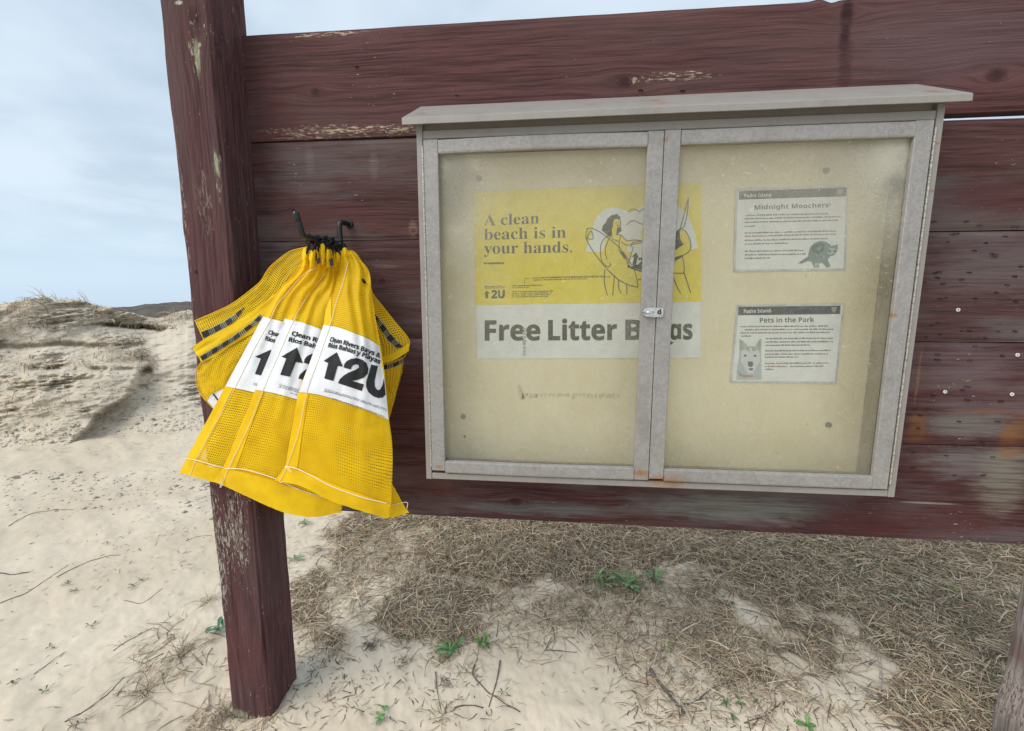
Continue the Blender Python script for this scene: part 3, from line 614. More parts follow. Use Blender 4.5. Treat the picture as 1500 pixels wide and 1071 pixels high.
dr = door(.2058, .6745, .3300, -.3670, False)
# hasp across the meeting stiles
y_ = -.1150
hp = [at(px, py, y_) for px, py in [(946, 451.5), (951, 450.5), (970, 451), (971.5, 452.5), (971, 463), (969, 464.5), (951, 464.5), (945, 463.5), (942, 461), (942, 454)]]
V = [tuple(p) for p in hp] + [(p[0], p[1] - .003, p[2]) for p in hp]; n = len(hp)
F = [list(range(n, 2 * n))] + [[i, (i + 1) % n, n + (i + 1) % n, n + i] for i in range(n)]
h_ = fix(mesh('hasp', V, F, M_CHROME, case))
c = at(953, 457.5, y_ - .004)
mesh('hasp_staple', *tube([c + [-.012, .003, 0], c + [-.011, -.008, 0], c + [-.004, -.012, 0], c + [.003, -.008, 0], c + [.004, .003, 0]], .0024, 8), M_CHROME, h_, smooth=True)
mesh('hasp_slot', *ring(at(966, 457.5, y_ - .0032), .0016, .0042, .0010), M_RUSTY, h_)
mesh('hasp_screw', *ring(at(967.5, 453.5, y_ - .003), .0002, .0014, .001, 8), M_RUSTY, h_)
for (px, py) in [(702, 262), (679, 610), (1213, 622), (1210, 250)]:
    o = mesh('fixing_bolt', *ring(at(px, py, -.0182), .0005, .0062, .004), simple('dull_bolt', (.17, .17, .14), .6), case)
mesh('fixing_bolt', *ring(at(681, 639, -.0182), .0005, .0036, .002), simple('dull_bolt_small', (.30, .28, .20), .6), case)

# ------------------------------------------------------------------ flat print helpers
_tc = {}
def ms(s, base=0x1D5D4):
    return ''.join(chr(base + ord(c) - 65) if 'A' <= c <= 'Z' else chr(base + 26 + ord(c) - 97) if 'a' <= c <= 'z' else chr(0x1D7EC + ord(c) - 48) if ('0' <= c <= '9' and base == 0x1D5D4) else c for c in s)
def textmesh(s, off=0., sp=1.):
    k = (s, off, sp)
    if k in _tc: return _tc[k]
    c = bpy.data.curves.new('t', 'FONT'); c.body = s; c.offset = off; c.space_character = sp; c.resolution_u = 3
    o = bpy.data.objects.new('t', c); COL.objects.link(o); bpy.context.view_layer.update()
    me = bpy.data.meshes.new_from_object(o.evaluated_get(bpy.context.evaluated_depsgraph_get()))
    v = np.array([p.co[:2] for p in me.vertices]); f = [list(p.vertices) for p in me.polygons]
    bpy.data.objects.remove(o); bpy.data.curves.remove(c); bpy.data.meshes.remove(me); _tc[k] = (v, f); return _tc[k]
def capheight(bold=True): return textmesh(ms('H') if bold else 'H')[0][:, 1].max()
def print_text(s, base_pts, cap, depth, up=(0, -1), off=0., sp=1., body=None):
    """text along a baseline given in photo pixels (2 or 3 points), capital height in pixels; depth(px,py) gives y"""
    v, f = textmesh(s, off, sp); caph = textmesh(body or 'H', off)[0][:, 1].max() if body else capheight()
    x0, x1 = v[:, 0].min(), v[:, 0].max(); t = (v[:, 0] - x0) / (x1 - x0); B = [np.array(p, float) for p in base_pts]
    if len(B) == 2: b = B[0] + np.outer(t, B[1] - B[0])
    else: b = np.outer((1 - t) * (1 - 2 * t), B[0]) + np.outer(4 * t * (1 - t), B[1]) + np.outer(t * (2 * t - 1), B[2])
    u = np.array(up, float); u /= np.linalg.norm(u); p = b + np.outer(v[:, 1] / caph * cap, u)
    return [tuple(at(a, c_, depth(a, c_))) for a, c_ in p], f
def poly(pts, depth): return [tuple(at(a, b, depth(a, b))) for a, b in pts], [list(range(len(pts)))]
def stroke(pts, wpx_, depth, sm=True):
    P = [np.array(p, float) for p in pts]
    if sm and len(P) > 2: P = crom(P, 5)
    V = []; F = []
    for i, p in enumerate(P):
        t = P[min(i + 1, len(P) - 1)] - P[max(i - 1, 0)]; n_ = np.array([-t[1], t[0]]) / (np.linalg.norm(t) + 1e-9) * wpx_ / 2
        for s_ in (1, -1): a = p + n_ * s_; V.append(tuple(at(a[0], a[1], depth(a[0], a[1]))))
    for i in range(len(P) - 1): F.append([2 * i, 2 * i + 1, 2 * i + 3, 2 * i + 2])
    return V, F
def dashes(x0, y0, x1, y1, h, depth, seed=0, slope=None):
    """an unreadable line of tiny print: broken strokes"""
    r = random.Random(seed * 77 + int(x0 * 10 + y0)); L = math.hypot(x1 - x0, y1 - y0); dx, dy = (x1 - x0) / L, (y1 - y0) / L; out = []; p = 0
    while p < L:
        w_ = min(r.uniform(2.2, 9), L - p); k = p
        while k < p + w_:
            q_ = r.uniform(.5, 1.3); hh = h * r.choice([.62, .62, 1., .8]); a = (x0 + dx * k, y0 + dy * k); b = (x0 + dx * min(k + q_, L), y0 + dy * min(k + q_, L))
            out.append(poly([a, b, (b[0] + dy * hh, b[1] - dx * hh), (a[0] + dy * hh, a[1] - dx * hh)], depth)); k += q_ + .35
        p += w_ + 1.3
    return join(*out)
K = lambda y: (lambda a, b: y)

def refine(p2, faces, maxlen):
    """cut a flat 2-D print into small triangles so that it can follow a curved surface"""
    import bmesh
    bm = bmesh.new(); vs = [bm.verts.new((a, b, 0)) for a, b in p2]
    for f in faces:
        try: bm.faces.new([vs[i] for i in f])
        except ValueError: pass
    bm.normal_update(); bmesh.ops.triangulate(bm, faces=bm.faces, ngon_method='EAR_CLIP')
    for _ in range(6):
        e = [x for x in bm.edges if x.calc_length() > maxlen]
        if not e: break
        bmesh.ops.subdivide_edges(bm, edges=e, cuts=1); bm.normal_update(); bmesh.ops.triangulate(bm, faces=bm.faces)
    bm.verts.index_update(); o = ([(v.co.x, v.co.y) for v in bm.verts], [[v.index for v in f.verts] for f in bm.faces]); bm.free(); return o

# ------------------------------------------------------------------ the yellow poster
PY_ = -.0215
poster = root('poster', 'yellow and white "Free Litter Bags" poster behind the left pane and the meeting stiles', 'poster', tuple(at(862, 525, -.018)))
TL, TR, BR, BL = (694, 281), (1027, 267.5), (1026, 524), (699, 525.5)
def sheet(name, c4, y, th, m, parent):
    a = [at(*p, y) for p in c4]; b = [p + [0, th, 0] for p in a]; V = [tuple(p) for p in a + b]
    return fix(mesh(name, V, [[0, 1, 2, 3], [7, 6, 5, 4], [0, 4, 5, 1], [1, 5, 6, 2], [2, 6, 7, 3], [3, 7, 4, 0]], m, parent))
sheet('white_sheet', (TL, TR, BR, BL), -.0205, .0015, M_PW, poster)
mesh('yellow_field', *poly([(694, 281), (1027, 267.5), (1027, 442), (697, 447)], K(-.0209)), M_PY, poster)
zc_ = lambda a, b: (680 + a / 3.692, 250 + b / 3.692)
Z_ = lambda L: [zc_(a, b) for a, b in L]
D1, D2, D3 = K(-.0212), K(-.0215), K(-.0218)
SER = 0x1D400
for s_, (a, b, c_, d), cap in [('A clean', (107, 298, 405, 285), 60), ('beach is in', (107, 375, 550, 362), 62), ('your hands.', (107, 450, 583, 442), 62)]:
    mesh('lettering', *print_text(ms(s_, SER), Z_([(a, b), (c_, d)]), cap / 3.692, D1, off=-.003, body=ms('A', SER)), M_PINK, poster)
for s_, xa_, xb_ in [('Free', 710, 791.5), ('Litter', 803, 904), ('B', 916, 941), ('a', 951, 973), ('gs', 981, 1014.5)]:
    mesh('lettering', *print_text(ms(s_), [(xa_, 498.5 - (xa_ - 710) * .005), (xb_, 498.5 - (xb_ - 710) * .005)], 28.5, D1, off=.016), M_PINK, poster)
mesh('lettering', *join(dashes(709, 387.5, 739, 387, 3.2, D1, 1), dashes(709, 386, 739, 385.6, 2.0, D1, 2)), M_PINK, poster)
sm = [(779, 408, 894, 406), (782, 411, 860, 409), (750, 419.5, 795, 418.5), (750, 422, 775, 421.6)] + [(750, 428 + 2.6 * k, 812 - 3 * k, 427 + 2.6 * k) for k in range(4)] + [(710, 420.5, 739, 420), (710, 422.8, 739, 422.3)]
mesh('small_print', *join(*[dashes(*q_, 1.7, D1, i) for i, q_ in enumerate(sm)], stroke([(769, 408), (768, 421)], .5, D1, False), stroke([(769, 408), (776, 407.6)], .5, D1, False), stroke([(800, 406), (882, 404)], .5, D1, False)), M_PINK, poster)
mesh('logo', *join(print_text(ms('2U'), [(719.5, 437), (739.5, 436.5)], 11.5, D1, off=.03), poly([(713, 425.5), (717.8, 430.3), (714.9, 430.3), (714.9, 437), (711.3, 437), (711.3, 430.3), (709.3, 430.3)], D1)), M_PINK, poster)
# line drawing: low sun, clouds, woman with a surfboard, man with a rod, bag between them
cx, cy = 810, 310
sunp = [(655, 440), (668, 400), (690, 345)] + [(cx + 112 * math.cos(a), cy + 112 * math.sin(a)) for a in np.linspace(math.pi * 1.02, math.pi * 1.62, 9)] + [(905, 230), (935, 205), (985, 182), (1040, 178), (1100, 180), (1160, 190), (1205, 235), (1235, 300), (1250, 350), (1262, 420), (1200, 432), (1000, 440), (850, 440)]
mesh('drawing', *poly(Z_(sunp), D1), M_PW, poster)
bod = [(770, 350), (760, 400), (740, 470), (760, 540), (850, 560), (930, 600), (960, 580), (960, 500), (900, 520), (870, 470), (880, 405), (940, 400), (965, 380), (880, 380), (850, 350), (820, 345), (815, 330), (790, 330)]
mesh('drawing', *poly(Z_(bod), D2), M_PY, poster)
mesh('drawing', *poly(Z_([(1150, 320), (1190, 320), (1225, 380), (1222, 425), (1185, 460), (1190, 545), (1130, 555), (1130, 450), (1135, 380)]), D2), M_PY, poster)
mesh('drawing', *poly(Z_([(985, 300), (955, 330), (960, 370), (1000, 375)]), D2), M_PY, poster)
hair = [(800, 240), (825, 236), (842, 250), (836, 262), (812, 268), (800, 285), (800, 305), (815, 318), (848, 312), (850, 326), (825, 345), (790, 352), (770, 345), (745, 325), (748, 300), (765, 282), (775, 258)]
mesh('drawing', *poly(Z_([(800, 240), (825, 235), (846, 250), (842, 290), (852, 326), (825, 345), (790, 352), (768, 345), (745, 325), (748, 300), (765, 282), (775, 258)]), D2), M_PINK, poster)
mesh('drawing', *poly(Z_([(808, 268), (822, 260), (842, 268), (846, 285), (838, 306), (826, 312), (822, 345), (800, 352), (798, 315), (804, 300)]), D3), M_PY, poster)
for q_ in [[(1165, 315), (1145, 330), (1132, 440), (1150, 425), (1185, 400), (1168, 370)], [(1135, 470), (1180, 455), (1175, 470), (1135, 490)], [(828, 420), (870, 455), (872, 485), (850, 455)]]: mesh('drawing', *poly(Z_(q_), D3), M_PINK, poster)
S_ = [[(842, 268), (846, 285), (838, 306), (826, 312)], [(818, 283), (826, 281)], [(824, 298), (834, 297)], [(790, 350), (760, 365), (740, 400), (738, 450), (745, 490), (775, 520), (792, 510), (785, 498)],
      [(772, 350), (790, 352), (778, 380), (762, 430), (772, 480)], [(660, 318), (690, 312), (760, 350), (850, 430), (920, 540), (938, 620), (925, 628), (850, 600), (770, 530), (700, 440), (665, 380), (658, 345), (665, 320)],
      [(662, 368), (697, 368), (685, 325), (662, 368)], [(820, 345), (850, 350), (880, 378), (920, 375), (965, 380)], [(850, 385), (880, 403), (930, 395), (965, 388)], [(845, 352), (838, 385), (825, 378), (805, 372), (795, 352)], [(838, 385), (840, 415), (870, 460), (885, 505)],
      [(760, 535), (757, 590), (765, 640), (775, 675)], [(812, 565), (808, 620), (803, 675)], [(835, 590), (835, 630), (848, 665)], [(878, 610), (880, 670)], [(940, 588), (965, 590)], [(880, 520), (960, 548)],
      [(878, 295), (900, 275), (925, 272), (940, 282), (965, 290)], [(888, 225), (905, 210), (930, 212), (945, 222), (965, 210), (985, 195)], [(1165, 320), (1195, 325), (1222, 380), (1222, 430), (1185, 458), (1135, 490)], [(1150, 410), (1185, 395)],
      [(1180, 455), (1190, 545), (1160, 556), (1130, 552)], [(1130, 570), (1150, 625), (1172, 665)], [(1188, 548), (1205, 600), (1225, 662)], [(1140, 395), (1175, 290), (1213, 148)], [(1213, 148), (1207, 230), (1190, 300), (1170, 315)], [(900, 415), (912, 390), (960, 380)]]
mesh('line_drawing', *join(*[stroke(Z_(s_), 1.15, D3) for s_ in S_]), M_PINK, poster)
mesh('drawing', *poly(Z_([(915, 410), (970, 415), (1000, 545), (885, 520)]), D2), M_PW, poster)
mesh('line_drawing', *join(stroke(Z_([(915, 410), (885, 520), (970, 545)]), 1.1, D3, False), poly(Z_([(930, 443), (945, 470), (937, 470), (928, 515), (910, 510), (918, 468), (905, 465)]), D3), print_text(ms('2U'), Z_([(935, 518), (1010, 530)]), 13, D3, (0.1, -1), off=.03)), M_PINK, poster)
# torn tape marks over the F r e e
mesh('tape_residue', *join(*[poly([(765.5 + random.uniform(-1.5, 1), yy), (771 + random.uniform(-1, 1.5), yy + .5), (770 + random.uniform(-1, 1), yy + 4.6), (766 + random.uniform(-1, 1), yy + 4)], D2) for yy in list(range(480, 500, 6)) + list(range(502, 522, 5))]), simple('grey_tape', (.50, .52, .46), .5), poster)
rp = []
for k in range(26):
    xx = 764 + k * 5.6 + random.uniform(-1, 1); hh = random.uniform(2.5, 7); rp.append(poly([(xx, 577 + random.uniform(-1, 1)), (xx + random.uniform(2.5, 6), 576.5), (xx + random.uniform(2, 5), 577 + hh), (xx + random.uniform(-1, 1), 578 + hh)], K(-.0190)))
rp += [poly([(758, 565), (761, 563), (766, 575), (768, 584), (763, 587), (760, 578)], K(-.0190))]
mesh('glue_residue', *join(*rp), simple('old_glue', (.68, .61, .38), .6), case)

# ------------------------------------------------------------------ the two laminated notices
def notice(lab, TL, TR, BR, BL, bar, logo_x, title, tb, cap, lines, red):
    r = root('notice', lab, 'notice', tuple(at((BL[0] + BR[0]) / 2, BL[1], -.0185)), 'laminated notices in the case')
    sheet('laminate', (TL, TR, BR, BL), -.0205, .0015, M_LAM, r)
    ins = lambda c, k=3: [(TL[0] + k, TL[1] + k), (TR[0] - k, TR[1] + k), (BR[0] - k, BR[1] - k), (BL[0] + k, BL[1] - k)]
    mesh('paper', *poly(ins(0), K(-.0209)), M_PW, r)
    mesh('header_bar', *poly(bar, D1), M_NB, r)
    mesh('lettering', *print_text(ms('Padre Island'), [(bar[0][0] + 8, bar[3][1] - 3.2), (bar[0][0] + 47, bar[3][1] - 4.2)], 5.2, D2), M_PW, r)
    a = logo_x; by = (bar[1][1] + bar[2][1]) / 2
    mesh('emblem', *poly([(a - 4, by - 4), (a + 4, by - 4), (a + 3.5, by + 1), (a, by + 5), (a - 3.5, by + 1)], D2), simple('emblem_tan', (.42, .38, .28), .6), r)
    mesh('title', *print_text(ms(title), tb, cap, D1), M_NT, r)
    mesh('small_print', *join(*[dashes(*q_, 2.3, D1, i) for i, q_ in enumerate(lines)]), M_NT, r)
    if red: mesh('red_print', *join(*[dashes(*q_, 2.3, D2, i + 50) for i, q_ in enumerate(red)]), M_NRED, r)
    return r
Y4 = lambda a, b: (1040 + a / 3.246, 250 + b / 3.246)
def L4(L): return [(*Y4(a, b), *Y4(c_, d)) for a, b, c_, d in L]
n1_ = notice('upper laminated notice titled Midnight Moochers with raccoon picture behind right pane', Y4(122, 88), Y4(658, 72), Y4(645, 474), Y4(112, 482),
    [Y4(138, 98), Y4(650, 80), Y4(648, 122), Y4(138, 138)], Y4(617, 100)[0], 'Midnight Moochers!', [Y4(212, 186), Y4(572, 174)], 6.6,
    L4([(170, 216, 560, 208), (165, 232, 620, 222), (165, 249, 610, 239), (165, 268, 215, 266), (165, 300, 600, 290), (165, 335, 560, 326), (165, 352, 370, 348), (165, 387, 445, 382), (165, 404, 455, 400), (165, 421, 285, 418)]), L4([(300, 312, 520, 306), (165, 316, 300, 312), (520, 306, 600, 305)]))
n2_ = notice('lower laminated notice titled Pets in the Park with white dog photo, behind right pane', Y4(128, 640), Y4(640, 630), Y4(602, 1014), Y4(95, 1008),
    [Y4(135, 648), Y4(621, 642), Y4(619, 682), Y4(133, 688)], Y4(590, 660)[0], 'Pets in the Park', [Y4(237, 723), Y4(495, 720)], 7.,
    L4([(147, 745, 560, 742), (400, 758, 590, 757), (147, 775, 570, 772), (147, 790, 200, 790), (265, 802, 590, 800), (265, 818, 585, 816), (265, 834, 475, 832), (262, 860, 575, 858), (262, 876, 560, 874), (262, 890, 420, 889), (262, 920, 480, 918), (380, 934, 540, 933), (262, 948, 305, 948)]), L4([(165, 760, 395, 758), (490, 918, 565, 918), (262, 934, 370, 934)]))
RG = flat('raccoon_print', (.20, .30, .27)); RD = flat('raccoon_dark_print', (.07, .13, .12)); RL = flat('raccoon_light_print', (.45, .55, .50))
def pq(name, pts, d, m, r): mesh(name, *poly([Y4(a, b) for a, b in pts], d), m, r)
pq('picture', [(418, 441), (440, 425), (466, 408), (470, 385), (478, 362), (498, 343), (525, 333), (550, 337), (572, 352), (580, 380), (570, 408), (560, 425), (574, 456), (556, 462), (535, 440), (515, 442), (520, 460), (494, 462), (484, 436), (468, 428), (438, 442)], D1, RG, n1_)
pq('picture', [(490, 356), (525, 340), (548, 352), (540, 380), (512, 396), (488, 388), (480, 372)], D2, RD, n1_)
pq('picture', [(500, 370), (520, 355), (536, 362), (522, 384)], D3, RG, n1_)
pq('picture', [(548, 368), (556, 350), (566, 358), (590, 356), (608, 350), (608, 368), (604, 386), (590, 402), (572, 408), (556, 396)], D2, RG, n1_)
pq('picture', [(556, 384), (572, 370), (596, 368), (602, 378), (590, 396), (574, 402), (560, 396)], D3, RL, n1_)
D4 = K(-.0221)
pq('picture', [(558, 382), (572, 377), (579, 384), (568, 391)], D4, RD, n1_); pq('picture', [(586, 380), (600, 376), (599, 386), (589, 388)], D4, RD, n1_); pq('picture', [(577, 396), (586, 394), (583, 401)], D4, RD, n1_)
for k in range(4): pq('picture', [(430 + 11 * k, 434 - 6 * k), (436 + 11 * k, 430 - 6 * k), (439 + 11 * k, 438 - 6 * k), (433 + 11 * k, 442 - 6 * k)], D3, RD, n1_)
pq('picture', [(500, 440), (512, 438), (510, 458), (497, 458)], D2, RL, n1_)
DG = flat('dog_print', (.50, .58, .60)); DW = flat('dog_white_print', (.72, .76, .76)); DK = flat('dog_dark_print', (.08, .10, .10)); DE = flat('dog_ear_print', (.42, .46, .36)); DR_ = flat('dog_collar_print', (.48, .24, .18))
pq('picture', [(138, 800), (160, 810), (180, 835), (215, 835), (232, 805), (245, 798), (243, 880), (246, 995), (125, 995), (130, 930), (140, 880)], D1, DG, n2_)
pq('picture', [(150, 860), (175, 845), (212, 845), (235, 862), (238, 910), (215, 945), (205, 965), (180, 965), (165, 940), (145, 905)], D2, DW, n2_)
pq('picture', [(143, 808), (158, 818), (162, 848), (145, 855)], D2, DE, n2_); pq('picture', [(240, 806), (228, 820), (226, 846), (241, 852)], D2, DE, n2_)
pq('picture', [(180, 908), (203, 908), (206, 925), (194, 936), (181, 928)], D3, DK, n2_); pq('picture', [(184, 940), (206, 940), (202, 950), (187, 949)], D3, DK, n2_)
pq('picture', [(160, 876), (172, 874), (174, 883), (163, 884)], D3, DK, n2_); pq('picture', [(208, 876), (222, 877), (220, 885), (209, 884)], D3, DK, n2_)
pq('picture', [(168, 845), (185, 838), (190, 860), (175, 855)], D3, DE, n2_); pq('picture', [(200, 838), (220, 845), (214, 858), (200, 858)], D3, DE, n2_)
pq('picture', [(134, 955), (155, 972), (205, 972), (208, 980), (170, 984), (142, 976)], D3, DR_, n2_)

# ------------------------------------------------------------------ hook and bags
hook = root('wall_hook', 'black coated J-shaped hook screwed into the planks, holding the yellow bags', 'hook', tuple(at(510, 328, 0)))
hpts = [at(512, 329, .0), at(506, 327, -.012), at(500, 326, -.024), at(497.5, 330, -.028), at(498, 345, -.029), at(499, 356, -.030), at(497, 361, -.036)] + [at(px, py, yy) for px, py, yy in [(490, 358, -.055), (475, 353, -.10), (458, 349.5, -.145), (448, 347.5, -.170), (443, 343, -.182), (440, 334, -.188), (436, 322, -.191), (433, 312, -.193)]]
P_ = crom(hpts, 4)
mesh('hook_rod', *tube(P_, .0056, 12), M_BLACK, hook, smooth=True)
mesh('tip_cap', *tube([P_[-6], P_[-4], P_[-2], P_[-1] + [0, 0, .001], P_[-1] + [0, 0, .004]], [.0059, .0063, .0063, .0056, .0028], 12), M_BLACK, hook, smooth=True)
fl_ = mesh('hook_flange', *ring(at(511, 328.5, -.0005), .002, .010, .003, 20), M_BLACK, hook)

def patch_eval(rows, u, v, sm=True):
    R_ = np.array(rows, float)                     # nr, nc, 3
    def cr(P, t):                                  # P (n, ..., k), t array -> catmull-rom along axis 0
        n = len(P); x = np.clip(t, 0, 1) * (n - 1); i = np.minimum(x.astype(int), n - 2); f = (x - i)[:, None]
        Q = np.concatenate([[2 * P[0] - P[1]], P, [2 * P[-1] - P[-2]]])
        return i, f, Q
    n, m_ = R_.shape[:2]
    xv = np.clip(v, 0, 1) * (n - 1); iv = np.minimum(xv.astype(int), n - 2); fv = (xv - iv)[:, None]
    xu = np.clip(u, 0, 1) * (m_ - 1); iu = np.minimum(xu.astype(int), m_ - 2); fu = (xu - iu)[:, None]
    Q = np.concatenate([[2 * R_[0] - R_[1]], R_, [2 * R_[-1] - R_[-2]]]); Q = np.concatenate([2 * Q[:, :1] - Q[:, 1:2], Q, 2 * Q[:, -1:] - Q[:, -2:-1]], 1)
    def c4(a, b, c_, d, t): return .5 * ((2*b) + (-a+c_)*t + (2*a-5*b+4*c_-d)*t*t + (-a+3*b-3*c_+d)*t**3)
    rr_ = []
    for k in range(4):
        row = [Q[iv + k, iu + j] for j in range(4)]; rr_.append(c4(*row, fu))
    return c4(*rr_, fv)
def un(pp):
    """(px,py,y) rows -> working-unit points"""
    dx = (pp[:, 0] - 750) / FPX; dy = (pp[:, 1] - 535.5) / FPX; d = Fv[None] + Rv[None] * dx[:, None] - Uv[None] * dy[:, None]
    return C0 + d * ((pp[:, 2] + 1) / d[:, 1])[:, None]
class Sheet:
    def __init__(s, rows, nu=60, nv=110, wr=.003, seed=0, gather=0., dy=0., edge=0.):
        s.nu, s.nv = nu, nv; u, v = np.meshgrid(np.linspace(0, 1, nu), np.linspace(0, 1, nv)); u = u.ravel(); v = v.ravel()
        pp = patch_eval(rows, u, v)
        pp[:, 2] += dy + wr * 2.0 * fbm(u * 3.2 + seed, v * 4.5, seed, 3) + wr * .5 * fbm(u * 9, v * 7 + seed, seed + 9, 3)
        if gather: pp[:, 2] += gather * np.sin(u * 21 + 2.5 * fbm(v * 3, u * 2, seed + 4, 2) * 3 + seed) * (1 - v) ** 1.4; pp[:, 1] += gather * 420 * np.abs(np.sin(u * 15 + seed)) * np.exp(-v * 26) - gather * 200 * np.exp(-v * 26)
        if edge: pp[:, 0] += edge * fbm(v * 22, u * 0, seed + 13, 3) * ((u < .01) | (u > .99)); pp[:, 1] += edge * fbm(u * 22, v * 0, seed + 14, 3) * ((v < .001) | (v > .999))
        s.pp = pp; s.u = u; s.v = v; s.P = un(pp); g = s.P.reshape(nv, nu, 3)
        W_ = np.linalg.norm(np.diff(g[nv * 2 // 3], axis=0), axis=1).sum() * S; H_ = np.linalg.norm(np.diff(g[:, nu // 2], axis=0), axis=1).sum() * S
        s.W, s.H = W_, H_
        i = np.arange(nu * nv).reshape(nv, nu); s.q = np.stack([i[:-1, :-1], i[1:, :-1], i[1:, 1:], i[:-1, 1:]], -1).reshape(-1, 4); s.uv = np.stack([u * W_, v * H_], -1)
    def follow(s, other, off):
        f = other.depth(off); s.pp[:, 2] = [f(a, b) for a, b in s.pp[:, :2]]; s.P = un(s.pp); return s
    def build(s, name, m, parent): return mesh(name, s.P, s.q, m, parent, smooth=True, uv=s.uv)
    def depth(s, off=-.0016):
        P2 = s.pp
        def f(a, b):
            d = (P2[:, 0] - a) ** 2 + (P2[:, 1] - b) ** 2; k = np.argpartition(d, 6)[:6]; w_ = 1 / (d[k] + .6) ** 1.5; return float((P2[k, 2] * w_).sum() / w_.sum()) + off
        return f
def rows_(L, ys, bulge=.010, right=.02, left=.004):
    out = []
    for r_, y in zip(L, ys):
        n = len(r_); row = []
        for j, p in enumerate(r_):
            t = j / (n - 1); row.append((p[0], p[1], y - bulge * math.sin(math.pi * t) + right * t ** 3 + left * (1 - t) ** 3))
        out.append(row)
    return out
LA = [[(493, 374), (500, 367), (507, 366), (513, 369), (519, 374)], [(487, 394), (498, 394), (511, 394), (525, 394), (540, 398)], [(479, 434), (494, 434), (511, 434), (528, 435), (544, 437)],
      [(474, 476), (496, 480), (518, 488), (538, 496), (556, 507)], [(456, 525), (483, 530), (511, 540), (540, 552), (564, 562)], [(438, 574), (470, 579), (505, 590), (540, 602), (569, 615)],
      [(427, 630), (462, 634), (500, 643), (540, 655), (574, 662)], [(417, 684), (455, 694), (497, 712), (540, 727), (572, 738)], [(402, 704), (440, 711), (490, 735), (540, 751), (568, 759)]]
LB = [[(468, 374), (474, 366), (480, 362), (486, 367), (492, 374)], [(460, 400), (470, 402), (480, 404), (490, 408), (500, 412)], [(438, 432), (455, 434), (472, 437), (488, 440), (502, 444)],
      [(417, 467), (440, 472), (463, 480), (488, 490), (512, 500)], [(396, 518), (421, 523), (447, 532), (473, 541), (500, 552)], [(374, 571), (402, 576), (431, 584), (460, 592), (490, 602)],
      [(352, 625), (384, 632), (418, 640), (452, 648), (490, 656)], [(327, 685), (365, 694), (405, 705), (450, 722), (500, 735)], [(312, 704), (352, 722), (408, 747), (455, 757), (499, 750)]]
LC = [[(446, 376), (453, 369), (460, 366), (467, 370), (474, 376)], [(435, 396), (445, 396), (456, 396), (468, 398), (480, 402)], [(408, 426), (422, 428), (438, 430), (454, 434), (470, 440)],
      [(385, 464), (405, 469), (425, 475), (447, 484), (470, 492)], [(358, 514), (382, 519), (405, 525), (430, 533), (458, 545)], [(330, 566), (356, 571), (385, 578), (412, 586), (440, 596)],
      [(300, 622), (330, 627), (362, 633), (396, 642), (430, 650)], [(274, 670), (300, 680), (335, 687), (372, 692), (410, 702)], [(264, 692), (292, 700), (330, 711), (370, 727), (410, 742)]]
YA = [-.060, -.092, -.122, -.140, -.150, -.154, -.154, -.150, -.146]; YBg = [-.098, -.108, -.118, -.126, -.132, -.134, -.134, -.131, -.127]; YC = [-.128, -.125, -.121, -.119, -.118, -.118, -.117, -.115, -.113]
GB = 'yellow mesh litter bags on the hook'
def lerp(a, b, t): return (a[0] + (b[0] - a[0]) * t, a[1] + (b[1] - a[1]) * t)
